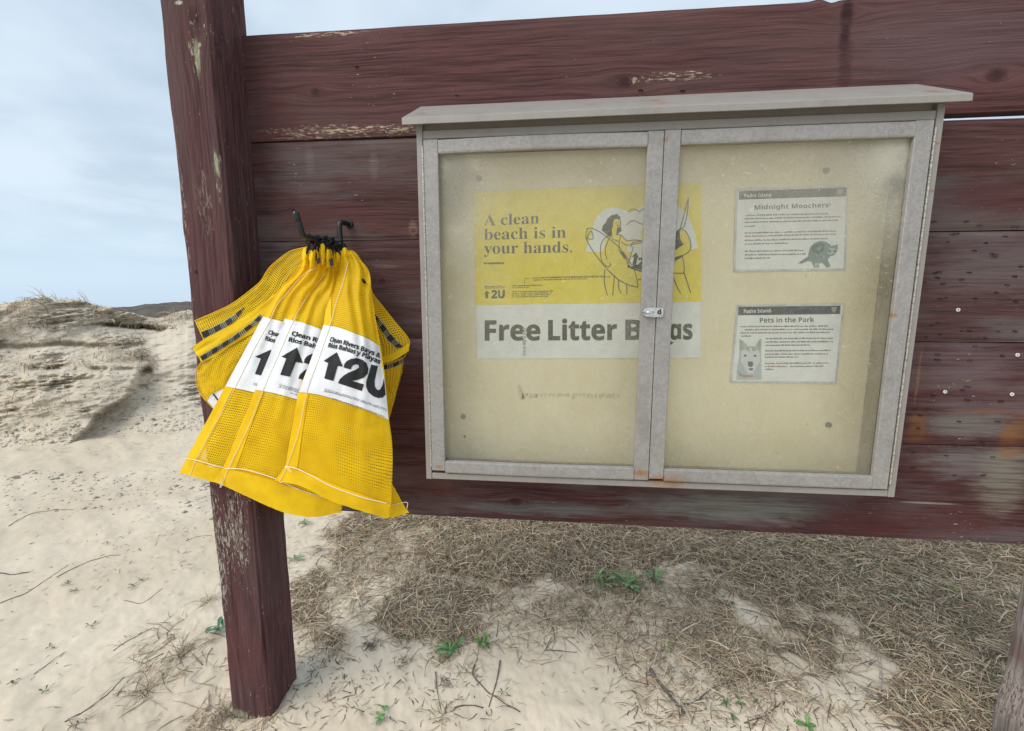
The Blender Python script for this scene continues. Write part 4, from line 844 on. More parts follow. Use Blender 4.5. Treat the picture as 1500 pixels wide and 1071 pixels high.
def front_bag(lab, L, ys, seed, stitch, hem, lines, arrow, two, small, back=.009):
    r = root('litter_bag', lab, 'mesh bag', tuple(at(*L[0][2], ys[0])), GB)
    f_ = Sheet(rows_(L, ys), seed=seed, gather=.0045, edge=1.5); f_.build('front_panel', M_MESH, r)
    Lb = [[(p[0] + (2 if i < 2 else 4) * (1 if j < 2 else .3), p[1] + (-1 if i < 8 else -3)) for j, p in enumerate(rw)] for i, rw in enumerate(L)]
    b_ = Sheet(rows_(Lb, ys, bulge=-.001, right=.014, left=.0), seed=seed + 30, gather=.0035, dy=back, wr=.002); b_.build('back_panel', M_MESH, r)
    dp = f_.depth(-.0012)
    # side seam: a doubled strip down the left edge, and the doubled hem at the bottom
    se = [[(rw[0][0], rw[0][1], 0), (lerp(rw[0], rw[1], .45)[0], lerp(rw[0], rw[1], .45)[1], 0)] for rw in L]
    Sheet(se, 6, 110, wr=.0, seed=seed).follow(f_, -.0012).build('side_seam', M_HEM, r)
    hr = [[(a[0], a[1] + .5, 0) for a in L[7]], [(a[0], a[1] + .8, 0) for a in L[8]]]
    Sheet(hr, 70, 10, wr=0, seed=seed, edge=1.0).follow(f_, -.0018).build('hem', M_HEM, r)
    dq = f_.depth(-.0036)
    def thr(pts, rad): return tube([at(p[0], p[1], dq(p[0], p[1])) for p in crom(pts, 7)], rad, 6)
    mesh('stitching', *join(thr(stitch, .00055), thr(hem, .00095)), M_STITCH, r)
    # printed label
    Lr = [rw for rw in L[3:6]]
    fr_ = [[(p[0], p[1], 0.) for p in rw] for rw in Lr]
    lb = Sheet(fr_, 40, 44, wr=0, seed=seed + 3).follow(f_, -.0026); lo = lb.build('label_panel', M_LABEL, r)
    dl_ = lb.depth(-.0011); clampx = lambda pts: pts
    def edge(py): return float(np.interp(py, [507, 562, 615], [556, 564, 569])) - .6 if lab.startswith('front') else 1e9
    def clip(vf):   # letters end where the bag turns away
        return vf
    def txt(s, base, cap, off=.0, sp=1.):
        v, f = textmesh(s, off, sp); ch = capheight(); x0_, x1_ = v[:, 0].min(), v[:, 0].max(); t = (v[:, 0] - x0_) / (x1_ - x0_); B = [np.array(p, float) for p in base]
        if len(B) == 3: b = np.outer((1 - t) * (1 - 2 * t), B[0]) + np.outer(4 * t * (1 - t), B[1]) + np.outer(t * (2 * t - 1), B[2])
        else: b = B[0] + np.outer(t, B[1] - B[0])
        p = b + np.outer(v[:, 1] / ch * cap, np.array([.29, -.957]))
        return refine2(p, f)
    def refine2(p, f):
        q_, f2 = refine([tuple(x) for x in p], f, 4.); return [tuple(at(min(a, edge(c_)), c_, dl_(min(a, edge(c_)), c_))) for a, c_ in q_], f2
    acc = []
    for s, base, cap in lines: acc.append(txt(ms(s), base, cap, .018, .93))
    for (a, c_) in small['acc']: acc.append(poly([(a, c_), (a + 1.5, c_ - 2.2), (a + 2.6, c_ - 1.9), (a + 1., c_ + .3)], dl_))
    mesh('lettering', *join(*acc), M_INK, lo)
    am = [arrow] if arrow else []
    mesh('logo', *join(*[refine2(a, [list(range(len(a)))]) for a in am + two]), M_INK, lo)
    sp_ = []
    for i, q_ in enumerate(small['lines']):
        x0_, y0_, x1_, y1_ = q_
        if lab.startswith('front'):
            xm, ym = (x0_ + x1_) / 2, (y0_ + y1_) / 2 - 1.2
            sp_ += [dashes(x0_, y0_, xm, ym, 1.0, dl_, i), dashes(xm, ym, x1_, y1_, 1.0, dl_, i + 9)]
        else: sp_.append(dashes(x0_, y0_, x1_, y1_, 1.0, dl_, i))
    if sp_: mesh('small_print', *join(*sp_), M_INK, lo)
    return r, f_
# rearmost bags first: folded mesh showing black-and-pale woven bands
def band(c1, c2, dep, parent, lo_w=1.):
    """c1, c2: upper and lower edge polylines in photo pixels"""
    A_ = crom(c1, 12); B_ = crom(c2, 12); n = len(A_)
    V = []; F = []
    for i in range(n):
        for p in (A_[i], B_[i]): V.append(tuple(at(p[0], p[1], dep(*p))))
    for i in range(n - 1): F.append([2 * i, 2 * i + 1, 2 * i + 3, 2 * i + 2])
    o = mesh('woven_band', V, F, M_BANDP, parent)
    L_ = np.concatenate([[0], np.cumsum([np.hypot(*(A_[i + 1] - A_[i])[:2]) for i in range(n - 1)])])
    def pt(l, s): 
        a = np.array([np.interp(l, L_, [q[k] for q in A_]) for k in (0, 1)]); b = np.array([np.interp(l, L_, [q[k] for q in B_]) for k in (0, 1)]); return a + (b - a) * s
    ps = []; l = 0.; k = 0; Lt = L_[-1]
    while l < Lt:
        w_ = 10.5 if k % 4 == 0 else 1.5; e = min(l + w_, Lt); m2 = max(2, int((e - l) / 4) + 1)
        ls = np.linspace(l, e, m2)
        for a, b in zip(ls[:-1], ls[1:]): ps.append(poly([tuple(pt(a, .06)), tuple(pt(b, .06)), tuple(pt(b, .94)), tuple(pt(a, .94))], lambda x, y: dep(x, y) - .0007))
        l = e + (1.0 if k % 4 else .9); k += 1
    mesh('black_weave', *join(*ps), M_INK, o)
bd = root('litter_bag', 'rearmost yellow mesh bag, its folded striped edge sticking out highest over the post', 'mesh bag', tuple(at(450, 366, -.11)), GB)
yz = -.103
d1 = Sheet([[(450, 362, -.118), (456, 369, -.118), (462, 376, -.115)], [(424, 369, -.114), (432, 380, -.113), (442, 390, -.110)], [(399, 388, -.110), (409, 398, -.109), (425, 410, -.108)], [(381, 413, -.106), (394, 425, -.107), (408, 440, -.107)], [(362, 429, -.104), (375, 444, -.105), (388, 460, -.105)],
            [(340, 445, -.103), (350, 458, -.105), (358, 472, -.105)], [(318, 456, -.104), (324, 470, -.106), (330, 486, -.106)], [(285.5, 470, -.104), (291, 483, -.106), (298, 498, -.106)]], 26, 110, wr=.002, seed=5, edge=1.2)
d1.build('folded_panel', M_MESH, bd)
dd = d1.depth(-.0012)
band([(294.5, 486), (318, 476), (340, 463), (357, 449)], [(298, 496), (322, 485), (344, 469), (358, 451)], dd, bd)
mesh('selvedge', *tube([at(p[0], p[1], -.104 - (p[0] - 285) * .00009) for p in crom([(285.5, 470), (318, 456), (340, 445), (362, 429), (381, 413), (390, 399), (399, 388), (424, 369), (450, 362)], 6)], .0011, 6), M_HEM, bd)
be = root('litter_bag', 'yellow mesh bag behind the left labelled bag, thick fold and striped band crossing the post', 'mesh bag', tuple(at(448, 376, -.12)), GB)
d2 = Sheet([[(446, 374, -.124), (452, 380, -.122), (458, 388, -.12)], [(432, 400, -.120), (440, 408, -.12), (448, 416, -.118)], [(416, 419, -.118), (425, 430, -.118), (434, 440, -.117)], [(388, 442, -.115), (396, 452, -.116), (404, 462, -.114)], [(360, 462, -.1135), (368, 475, -.114), (377, 484, -.112)],
            [(332, 479, -.112), (338, 492, -.113), (345, 502, -.112)], [(304, 494, -.112), (311, 508, -.113), (319, 520, -.112)], [(281.5, 508, -.111), (288, 520, -.112), (296, 531, -.112)]], 22, 110, wr=.0018, seed=6, edge=1.2)
d2.build('folded_panel', M_HEM, be)
dd = d2.depth(-.0012)
band([(293, 522), (321, 505), (347, 488.5), (368, 472.5), (381, 460)], [(296.5, 529), (322, 513), (348.5, 496), (374.6, 475), (385, 465)], dd, be)
e_ = Sheet([[(296, 527, -.109), (325, 508, -.109), (355, 490, -.109), (388, 462, -.108)], [(288, 541, -.1075), (315, 525, -.109), (345, 510, -.109), (378, 488, -.108)], [(287, 556, -.106), (310, 548, -.109), (335, 538, -.109), (365, 515, -.108)], [(291, 572, -.106), (308, 570, -.108), (328, 562, -.109), (350, 545, -.108)], [(302, 588, -.106), (312, 588, -.107), (324, 582, -.108), (340, 572, -.108)], [(313, 600, -.106), (318, 598, -.107), (324, 594, -.108), (332, 590, -.108)]], 50, 60, wr=.0025, seed=8, edge=1.)
e_.build('back_panel', M_MESH, be)
e2 = Sheet([[(300, 535, -.100), (330, 520, -.100), (370, 495, -.100)], [(292, 560, -.100), (320, 545, -.100), (350, 530, -.100)], [(305, 590, -.100), (320, 580, -.100), (335, 570, -.1)]], 20, 20, wr=.001, seed=4); e2.build('back_panel', M_MESH, be)
de = e_.depth(-.0015)
mesh('label_panel', *poly([(309, 578), (329, 569), (322, 597), (314, 600), (304, 587)], de), M_LABEL, be)
mesh('lettering', *poly([(311, 577), (312.5, 576), (320, 586), (318.5, 587.5)], lambda a, b: de(a, b) - .001), M_INK, be)
mesh('selvedge', *tube([at(p[0], p[1], de(*p)) for p in crom([(297, 528), (288, 541), (287, 556), (291, 572), (302, 588)], 6)], .0010, 6), M_HEM, be)

bf = root('litter_bag', 'yellow mesh bag at the right rear, folded open with striped bands beside the case', 'mesh bag', tuple(at(516, 368, -.05)), GB)
f1 = Sheet([[(512, 366, -.050), (518, 368, -.050), (523, 372, -.048)], [(518, 388, -.050), (528, 392, -.050), (539, 397, -.045)], [(525, 410, -.050), (534, 411, -.050), (541.5, 411, -.045)], [(532, 430, -.050), (540, 430, -.05), (546, 430, -.045)], [(538, 450, -.052), (548, 448, -.050), (560, 448, -.045)], [(544, 478, -.055), (560, 474, -.052), (578, 471, -.045)], [(550, 505, -.06), (574, 500, -.054), (597, 494, -.045)], [(552, 528, -.062), (576, 520, -.056), (599.5, 506, -.045)]], 36, 90, wr=.0012, seed=15, edge=.8)
f1.build('folded_panel', M_MESH, bf); d_f = f1.depth(-.0012)
f2 = Sheet([[(550, 536, -.055), (574, 530, -.052), (592, 523, -.042)], [(552, 555, -.055), (573, 552, -.052), (588, 549, -.042)], [(554, 580, -.056), (570, 578, -.052), (580, 578, -.042)], [(556, 605, -.056), (566, 604, -.052), (573, 604, -.042)], [(558, 622, -.056), (564, 622, -.052), (569, 620, -.042)]], 30, 50, wr=.0012, seed=16, edge=.8)
f2.build('back_panel', M_MESH, bf)
f2b = Sheet([[(550, 536, -.045), (574, 530, -.042), (590, 523, -.032)], [(552, 575, -.046), (570, 575, -.042), (580, 578, -.032)], [(558, 622, -.046), (564, 622, -.042), (568, 620, -.032)]], 14, 20, wr=.001, seed=17); f2b.build('back_panel', M_MESH, bf)
hm = Sheet([[(553, 524, -.062), (576, 517, -.058), (599, 503, -.047)], [(554, 534, -.064), (577, 528, -.060), (599, 514, -.049)]], 30, 6, wr=.0004, seed=3); hm.build('hem', M_HEM, bf)
band([(549, 459), (562, 475), (577, 494), (591, 508)], [(545, 464), (556, 481), (569, 500), (581, 510)], d_f, bf)
band([(557, 536), (575, 532), (592, 525)], [(557, 543), (575, 539), (590, 532)], f2.depth(-.0012), bf)
mesh('selvedge', *tube([at(p[0], p[1], -.046) for p in crom([(541, 412), (546, 430), (560, 448), (578, 471), (597, 494), (599.5, 506), (592, 524)], 6)], .0011, 6), M_HEM, bf)
tl = Sheet([[(560, 690, -.10), (566, 697, -.10), (573, 706, -.10)], [(560, 715, -.10), (572, 718, -.10), (584, 726, -.10)], [(560, 738, -.10), (577, 738, -.10), (592, 741, -.10)], [(560, 760, -.10), (580, 757, -.10), (599.5, 751, -.10)]], 30, 30, wr=.0012, seed=18, edge=.8); tl.build('bottom_corner', M_HEM, bf)
dt_ = tl.depth(-.002)
mesh('stitching', *tube([at(p[0], p[1], dt_(*p)) for p in crom([(570, 741), (582, 738), (592, 736), (597, 737), (596, 745)], 6)], .0009, 6), M_STITCH, bf)

z5 = lambda L, dx=0, dy=0: [(420 + a / 6.695 + dx, 460 + b / 6.695 + dy) for a, b in L]
TWO = [(558, 525), (565, 490), (590, 460), (630, 440), (690, 432), (745, 450), (785, 485), (802, 535), (795, 585), (760, 622), (700, 645), (640, 657), (757, 690), (735, 755), (503, 678), (520, 640), (560, 602), (610, 573), (675, 548), (708, 525), (705, 500), (680, 492), (650, 503), (635, 522), (628, 545)]
UU = [(830, 495), (895, 512), (862, 660), (866, 715), (890, 745), (915, 745), (940, 700), (952, 630), (975, 560), (1010, 570), (985, 700), (970, 790), (945, 818), (900, 825), (850, 808), (800, 765), (778, 712), (780, 665)]
arC = [(396.4, 512.3), (404, 534), (394.5, 532.5), (380.8, 550), (373.3, 547.8), (384, 524.7), (376.2, 520.8)]
bC, fC = front_bag('left labelled yellow mesh bag with a loose thread at its lower left corner', LC, YC, 21, [(463, 392), (444, 403), (421.7, 428), (405, 448), (395, 470), (372, 512), (345, 566), (315, 622), (290, 668), (276, 700)],
    [(268, 671), (290, 675), (318, 683), (345, 688), (380, 690), (410, 703)], [('Clean Rivers', [(392.5, 489.5), (432, 500)], 6.3), ('Rios Bahias', [(388, 498.5), (428, 509)], 6.3)],
    [(396.4, 512.3), (405, 535), (397.5, 534), (388, 551.5), (373.3, 547.8), (382, 525.5), (373.5, 522.5)], [z5(TWO, -96.9, -3.7)], dict(acc=[(396.5, 493.5)], lines=[(371, 561.5, 430, 578), (370.5, 563.5, 430, 580)]))
bB, fB = front_bag('middle labelled yellow mesh bag, its lower edge hanging over the post', LB, YBg, 33, [(481, 384), (472, 406), (452.5, 431), (438.5, 453), (428.6, 473), (408, 520), (385, 572), (364, 625), (335, 685), (325, 712)],
    [(330, 686.5), (352, 687), (375, 692), (405, 702), (440, 718), (480, 730)], [('Clean Rivers Bays', [(426.5, 491), (470, 503.5), (515, 521)], 6.4), ('Rios Bahias y Play', [(422, 500), (465, 511.5), (508, 528)], 6.4)],
    [(435, 509), (443.5, 532), (433.4, 530.3), (424.5, 552), (410.4, 549), (419.3, 525.3), (411.9, 522.5)], [z5(TWO, -58.3, -7)], dict(acc=[(431, 494)], lines=[(409, 563.5, 440, 572), (408.5, 565.5, 440, 574), (408, 567.5, 440, 576), (425, 576, 440, 580)]))
bA, fA = front_bag('frontmost yellow mesh bag whose whole label with arrow and 2U shows', LA, YA, 47, [(510, 384), (502, 415), (491, 448), (483, 478), (467, 525), (449, 575), (438, 630), (420, 683), (409, 706)],
    [(418, 683.5), (432, 686), (455, 696), (480, 710), (505, 720), (535, 730), (566, 737)], [('Clean Rivers Bays &', [(482.5, 500), (515, 508.5), (557, 524.5)], 6.6), ('Rios Bahias y Playas', [(480, 508.5), (515, 517), (556.5, 533.5)], 6.6)],
    [(493.3, 516), (502, 537), (494.5, 536), (488.2, 558), (475, 554.4), (480.8, 531.7), (474, 528.7)], [z5(TWO), z5(UU)],
    dict(acc=[(489, 503), (528, 515)], lines=[(475.5, 570, 566, 600), (475, 572, 566, 602), (474.5, 574, 500, 580), (487, 584, 566, 612)]))
# small flap of the front bag at its right shoulder, and its black toggle
mesh('toggle', *tube([at(528.5, 408, -.098), at(532, 411, -.101), at(535.5, 415, -.098)], [.0016, .0042, .0018], 8), M_CORD, bA, smooth=True)
# loose thread ends
for b_, y_, rad, LL in [(bA, -.16, .0006, [[(417, 684), (422, 688), (427, 692)], [(409, 705), (411, 707), (415, 706)], [(417, 684), (424, 686), (425, 691)]]),
                       (bB, -.135, .0008, [[(325, 700), (322, 708), (324, 714)], [(324, 705), (326, 710), (322, 714)]]),
                       (bC, -.125, .0006, [[(273, 671), (266, 672), (262, 676)], [(274, 670), (268, 675), (263, 673), (265, 678)], [(272, 695), (272, 702), (271, 708)], [(317, 683), (310, 684), (305, 682)]])]:
    for L_ in LL: mesh('loose_thread', *tube([at(p[0], p[1], y_) for p in crom(L_, 5)], rad, 5), M_STITCH, b_)
# drawstrings: black cords from each bag's throat up over the hook arm
def cordset(b, pairs, m=M_CORD, rad=.0016):
    mesh('drawstring', *join(*[tube([at(*p) for p in crom(L_, 6)], rad, 6) for L_ in pairs]), m, b)
def armpt(t): return P_[int(24 + t * 18)]
cordset(bC, [[(448, 385, -.132), (449, 372, -.14), (453, 357, -.142), (457, 346, -.137), (462, 352, -.132), (459, 366, -.132), (456, 372, -.13)], [(455, 378, -.135), (459, 364, -.14), (464, 352, -.135), (468, 347, -.125), (471, 356, -.12)]], rad=.0019)
cordset(bB, [[(466, 375, -.115), (468, 360, -.125), (472, 350, -.12), (477, 349, -.112), (477, 362, -.11), (474, 372, -.108)], [(480, 374, -.108), (481, 362, -.115), (478, 352, -.115), (483, 351, -.105)], [(470, 385, -.125), (472, 372, -.128), (476, 360, -.125)]], rad=.0022)
cordset(bA, [[(490, 384, -.075), (487, 370, -.085), (483, 358, -.09), (487, 352, -.08), (490, 360, -.07), (494, 372, -.07), (497, 380, -.075)], [(486, 378, -.09), (488, 366, -.09), (492, 357, -.075), (494, 364, -.07), (499, 374, -.07)]], rad=.0022)
cordset(bd, [[(451, 372, -.125), (453, 360, -.13), (456, 349, -.14)], [(461, 375, -.12), (462, 362, -.125), (464, 352, -.128)]])
cordset(be, [[(462, 380, -.13), (466, 368, -.13), (470, 354, -.12)], [(472, 377, -.115), (475, 362, -.118), (473, 353, -.118)]], rad=.002)
cordset(bf, [[(505, 366, -.045), (498, 362, -.04), (492, 356, -.05), (489, 360, -.055)]], rad=.0016)
# wrapped knots on the arm
for b, (px, py, yy, rad) in [(bC, (466, 351.5, -.128, .0105)), (bB, (476, 354, -.100, .0115)), (bA, (488, 358, -.066, .0110))]:
    c = at(px, py, yy); V = []; 
    kn = [tube([c + [.0 + .011 * k - .011 + .003 * math.sin(a * 3 + k), .010 * k - .010, 0] + rad * (.82 + .18 * math.sin(5 * a + k)) * np.array([math.cos(a) * .75, math.cos(a) * .5, math.sin(a)]) for a in np.linspace(0, 6.4, 22)], .0023, 6) for k in range(3)]
    mesh('drawstring_knot', *join(*kn), M_CORD, b, smooth=True)
# gathered ruffles round the throats
def ruffle(b, L_, seed):
    parts = []
    for i, (px, py, yy, w_, h_) in enumerate(L_):
        rows = [[(px - w_ * .35, py, yy), (px, py - 1.5, yy - .003), (px + w_ * .35, py, yy)], [(px - w_ * .55, py + h_ * .3, yy), (px, py + h_ * .3, yy - .006), (px + w_ * .55, py + h_ * .3, yy)], [(px - w_ * .45, py + h_ * .65, yy), (px, py + h_ * .65, yy - .005), (px + w_ * .45, py + h_ * .65, yy)], [(px - w_ * .5, py + h_, yy + .004), (px, py + h_, yy - .001), (px + w_ * .5, py + h_, yy + .004)]]
        Sheet(rows, 10, 16, wr=.0015, seed=seed + i, edge=1.5).build('ruffle', M_HEM, b)
ruffle(bC, [(447, 364, -.136, 9, 26), (457, 368, -.138, 8, 24)], 61); ruffle(bB, [(472, 358, -.128, 8, 30), (480, 366, -.122, 7, 26)], 67)
ruffle(bA, [(494, 371, -.082, 7, 22), (505, 364, -.080, 8, 26)], 73); ruffle(bf, [(514, 370, -.056, 8, 22)], 79)
mesh('black_tag', *join(poly([(463, 380), (469, 376), (470, 384), (465, 388)], K(-.140)), poly([(482, 380), (488, 378), (489, 388), (484, 391)], K(-.132))), M_INK, bB)

# ------------------------------------------------------------------ dead grass, litter, twigs, plants
def strands(name, base, azim, pitch, length, width, curl, cols, m, kind='stuff', parent=None, label=None, cat=None, seg=3):
    n = len(base); T = np.linspace(0, 1, seg + 1); V = np.zeros((n, seg + 1, 2, 3)); pos = base.copy()
    cur_az = azim.copy(); cur_p = pitch.copy(); step = length / seg
    roll = RS.uniform(-.8, .8, n)
    for k in range(seg + 1):
        side = np.stack([-np.sin(cur_az) * np.cos(roll), np.cos(cur_az) * np.cos(roll), np.sin(roll)], -1)
        wd = width * (1 - .75 * T[k] ** 1.5)
        V[:, k, 0] = pos + side * wd[:, None] / 2; V[:, k, 1] = pos - side * wd[:, None] / 2
        d = np.stack([np.cos(cur_az) * np.cos(cur_p), np.sin(cur_az) * np.cos(cur_p), np.sin(cur_p)], -1); pos = pos + d * step[:, None]
        cur_az = cur_az + curl; cur_p = cur_p - np.abs(curl) * .6 - .12
    gz = gh(V[:, :, :, 0].ravel(), V[:, :, :, 1].ravel()).reshape(V.shape[:3]) if m is not None and name != 'x' else None
    if gz is not None and not name.startswith('dune'): V[..., 2] = np.maximum(V[..., 2], gz + .0012 + .0012 * RS.rand(n)[:, None, None])
    st = (seg + 1) * 2; i0 = np.arange(n)[:, None] * st; q = []
    for k in range(seg): q.append(np.stack([i0[:, 0] + 2 * k, i0[:, 0] + 2 * k + 1, i0[:, 0] + 2 * k + 3, i0[:, 0] + 2 * k + 2], -1))
    q = np.stack(q, 1).reshape(-1, 4)
    o = mesh(name, V.reshape(-1, 3), q, m, parent, cols=np.repeat(cols, st, 0), kind=kind)
    return o
def straw(n, k=0.):
    t = RS.rand(n) ** 1.2; a = np.array([.10, .072, .048]); b = np.array([.70, .56, .38]); c = a + (b - a) * t[:, None]
    pale = RS.rand(n) < .16; c[pale] = np.array([.62, .53, .39]) * RS.uniform(.8, 1.1, (pale.sum(), 1)); gr = RS.rand(n) < .02; c[gr] = [.10, .14, .05]
    rd = RS.rand(n) < .12; c[rd] = c[rd] * [1.0, .80, .68]
    return c
def sample(n, x0, x1, y0, y1, pw=1.):
    x = RS.uniform(x0, x1, n); y = y0 + (y1 - y0) * RS.rand(n) ** pw; k = RS.rand(n) < dens(x, y); return x[k], y[k]
x, y = sample(190000, -1.3, 2.3, -.35, 1.7, 1.25); n = len(x)
b = np.stack([x, y, gh(x, y) + RS.rand(n) ** 2 * .026 * dens(x, y)], -1)
strands('dead_grass', b, RS.uniform(0, 2 * math.pi, n), RS.uniform(-.1, .7, n) * RS.rand(n), RS.uniform(.020, .085, n), RS.uniform(.0011, .0034, n), RS.normal(0, .12, n), straw(n), M_GRASS)
x, y = RS.uniform(-4, 5, 16000), 1.6 + 4 * RS.rand(16000) ** 1.5; k = (x > -.6) | (RS.rand(16000) < .12); x, y = x[k], y[k]; n = len(x)
strands('dead_grass', np.stack([x, y, gh(x, y)], -1), RS.uniform(0, 6.3, n), RS.uniform(0, .8, n), RS.uniform(.03, .09, n), RS.uniform(.002, .004, n), RS.normal(0, .25, n), straw(n), M_GRASS)
# sparse dark bits on the open sand
def scatter_sparse(n, x0, x1, y0, y1): return RS.uniform(x0, x1, n), RS.uniform(y0, y1, n)
x, y = scatter_sparse(40000, -2.6, 2.2, -.55, 1.6); keep = RS.rand(len(x)) < (.10 + .9 * sst(fbm(x * 2.2, y * 2.2, 55, 3), -.1, .3)) * (.15 + .85 * sst(x, -1.35, -.7)) * .75; x, y = x[keep], y[keep]; n = len(x)
cc = straw(n) * RS.choice([.22, .4, .75], n)[:, None]
strands('plant_litter', np.stack([x, y, gh(x, y) + .001], -1), RS.uniform(0, 6.3, n), RS.uniform(-.05, .25, n), RS.uniform(.008, .036, n), RS.uniform(.0010, .0028, n), RS.normal(0, .25, n), cc, M_GRASS)
x, y = scatter_sparse(9000, -4.2, -.5, -.7, 2.6); n = len(x)
keep = RS.rand(n) < .12 + .6 * sst(fbm(x * 1.7, y * 1.7, 58, 3), .0, .35); x, y = x[keep], y[keep]; n = len(x)
strands('plant_litter', np.stack([x, y, gh(x, y) + .001], -1), RS.normal(.5, .7, n), RS.uniform(-.05, .15, n), RS.uniform(.004, .024, n), RS.uniform(.0010, .0026, n), RS.normal(0, .2, n), straw(n) * RS.choice([.25, .55], n)[:, None], M_GRASS)
# pebbles and crust crumbs at the foot of the bank
pts = []; nb = 2400; V = []; F = []
oc = np.array([[1, 0, 0], [-1, 0, 0], [0, 1, 0], [0, -1, 0], [0, 0, 1], [0, 0, -.6]]); of = np.array([[0, 2, 4], [2, 1, 4], [1, 3, 4], [3, 0, 4], [2, 0, 5], [1, 2, 5], [3, 1, 5], [0, 3, 5]])
VV = []; FF = []; cl_ = []
for i in range(nb):
    px, py = RS.uniform(-60, 330), RS.uniform(565, 660) + 110 * RS.rand() ** 2.2
    if px < 150 and py < 620: continue
    p = onbank(px, py) if py < 690 else onground(px, py)
    s_ = RS.uniform(.0025, .009) * RS.choice([1, 1, 1, 2.2]); a = RS.uniform(0, 6.3); v = oc * [s_ * RS.uniform(.7, 1.5), s_, s_ * RS.uniform(.4, .8)] * RS.uniform(.75, 1.2, (6, 1)); ca, sa = math.cos(a), math.sin(a)
    v = np.stack([v[:, 0] * ca - v[:, 1] * sa, v[:, 0] * sa + v[:, 1] * ca, v[:, 2]], -1) + p; FF.append(of + len(VV) * 6); VV.append(v); cl_.append(np.tile(np.array([.52, .45, .37]) * RS.uniform(.55, 1.2), (6, 1)))
mesh('sand_crumbs', np.concatenate(VV), np.concatenate(FF), attrmat('crumb', .95), cols=np.concatenate(cl_), kind='stuff')
# roots and grass fringing the bank's ledges
bb = []; azs = []; ln = []
def fringe(L_, n, spread, l0, l1):
    for i in range(n):
        t = RS.rand() * (len(L_) - 1); k = min(int(t), len(L_) - 2); f = t - k; px = L_[k][0] + (L_[k + 1][0] - L_[k][0]) * f + RS.normal(0, spread); py = L_[k][1] + (L_[k + 1][1] - L_[k][1]) * f + RS.normal(0, spread)
        bb.append(onbank(px, py) + np.array([.02, -.03, .01])); azs.append(RS.uniform(0, 6.3)); ln.append(RS.uniform(l0, l1))
fringe([(0, 530), (60, 535), (130, 533), (180, 525), (215, 520)], 260, 5, .05, .22); fringe([(150, 505), (200, 500), (222, 548)], 320, 8, .05, .2); fringe([(165, 470), (240, 480)], 160, 3, .05, .2)
fringe([(35, 442), (60, 437), (110, 442), (150, 452)], 90, 5, .08, .3); fringe([(0, 470), (60, 480), (130, 500)], 220, 18, .04, .16); fringe([(230, 470), (275, 460)], 90, 8, .05, .2); fringe([(150, 560), (200, 555), (140, 620)], 90, 8, .03, .12); fringe([(0, 560), (130, 600)], 180, 20, .03, .14)
bb = np.array(bb); n = len(bb)
strands('dune_roots', bb, np.array(azs), RS.uniform(-.9, .6, n), np.array(ln) * .8, RS.uniform(.003, .007, n), RS.normal(0, .5, n), straw(n) * RS.choice([.7, 1.1], n)[:, None], M_GRASS, seg=4)
for (px, py, lab) in [(75, 437, 'wispy dry grass tuft on the highest point of the sand bank'), (118, 441, 'small dry grass tuft on the bank crest, right of the highest point'), (25, 458, 'orange tinted dry grass tuft on the upper left face of the sand bank'), (150, 500, 'orange tinted dry stems on the shelf in the middle of the bank'), (255, 460, 'dry grass tuft at the right end of the bank, beside the post')]:
    p = onbank(px, py); n = 16; r = root('grass_tuft', lab, 'grass tuft', tuple(p), 'dry grass tufts on the bank')
    c = straw(n) * 1.2
    if 'orange' in lab: c = c * [1.3, .95, .6]
    a = RS.uniform(0, 6.3, n); b = p + np.stack([RS.normal(0, .05, n), RS.normal(0, .03, n), np.full(n, .0)], -1)
    strands('dune_blades', b, a, RS.uniform(.3, 1.3, n), RS.uniform(.06, .22, n), RS.uniform(.003, .006, n), RS.normal(0, .35, n), c, M_GRASS, kind=None, parent=r, seg=4).name = 'blades'

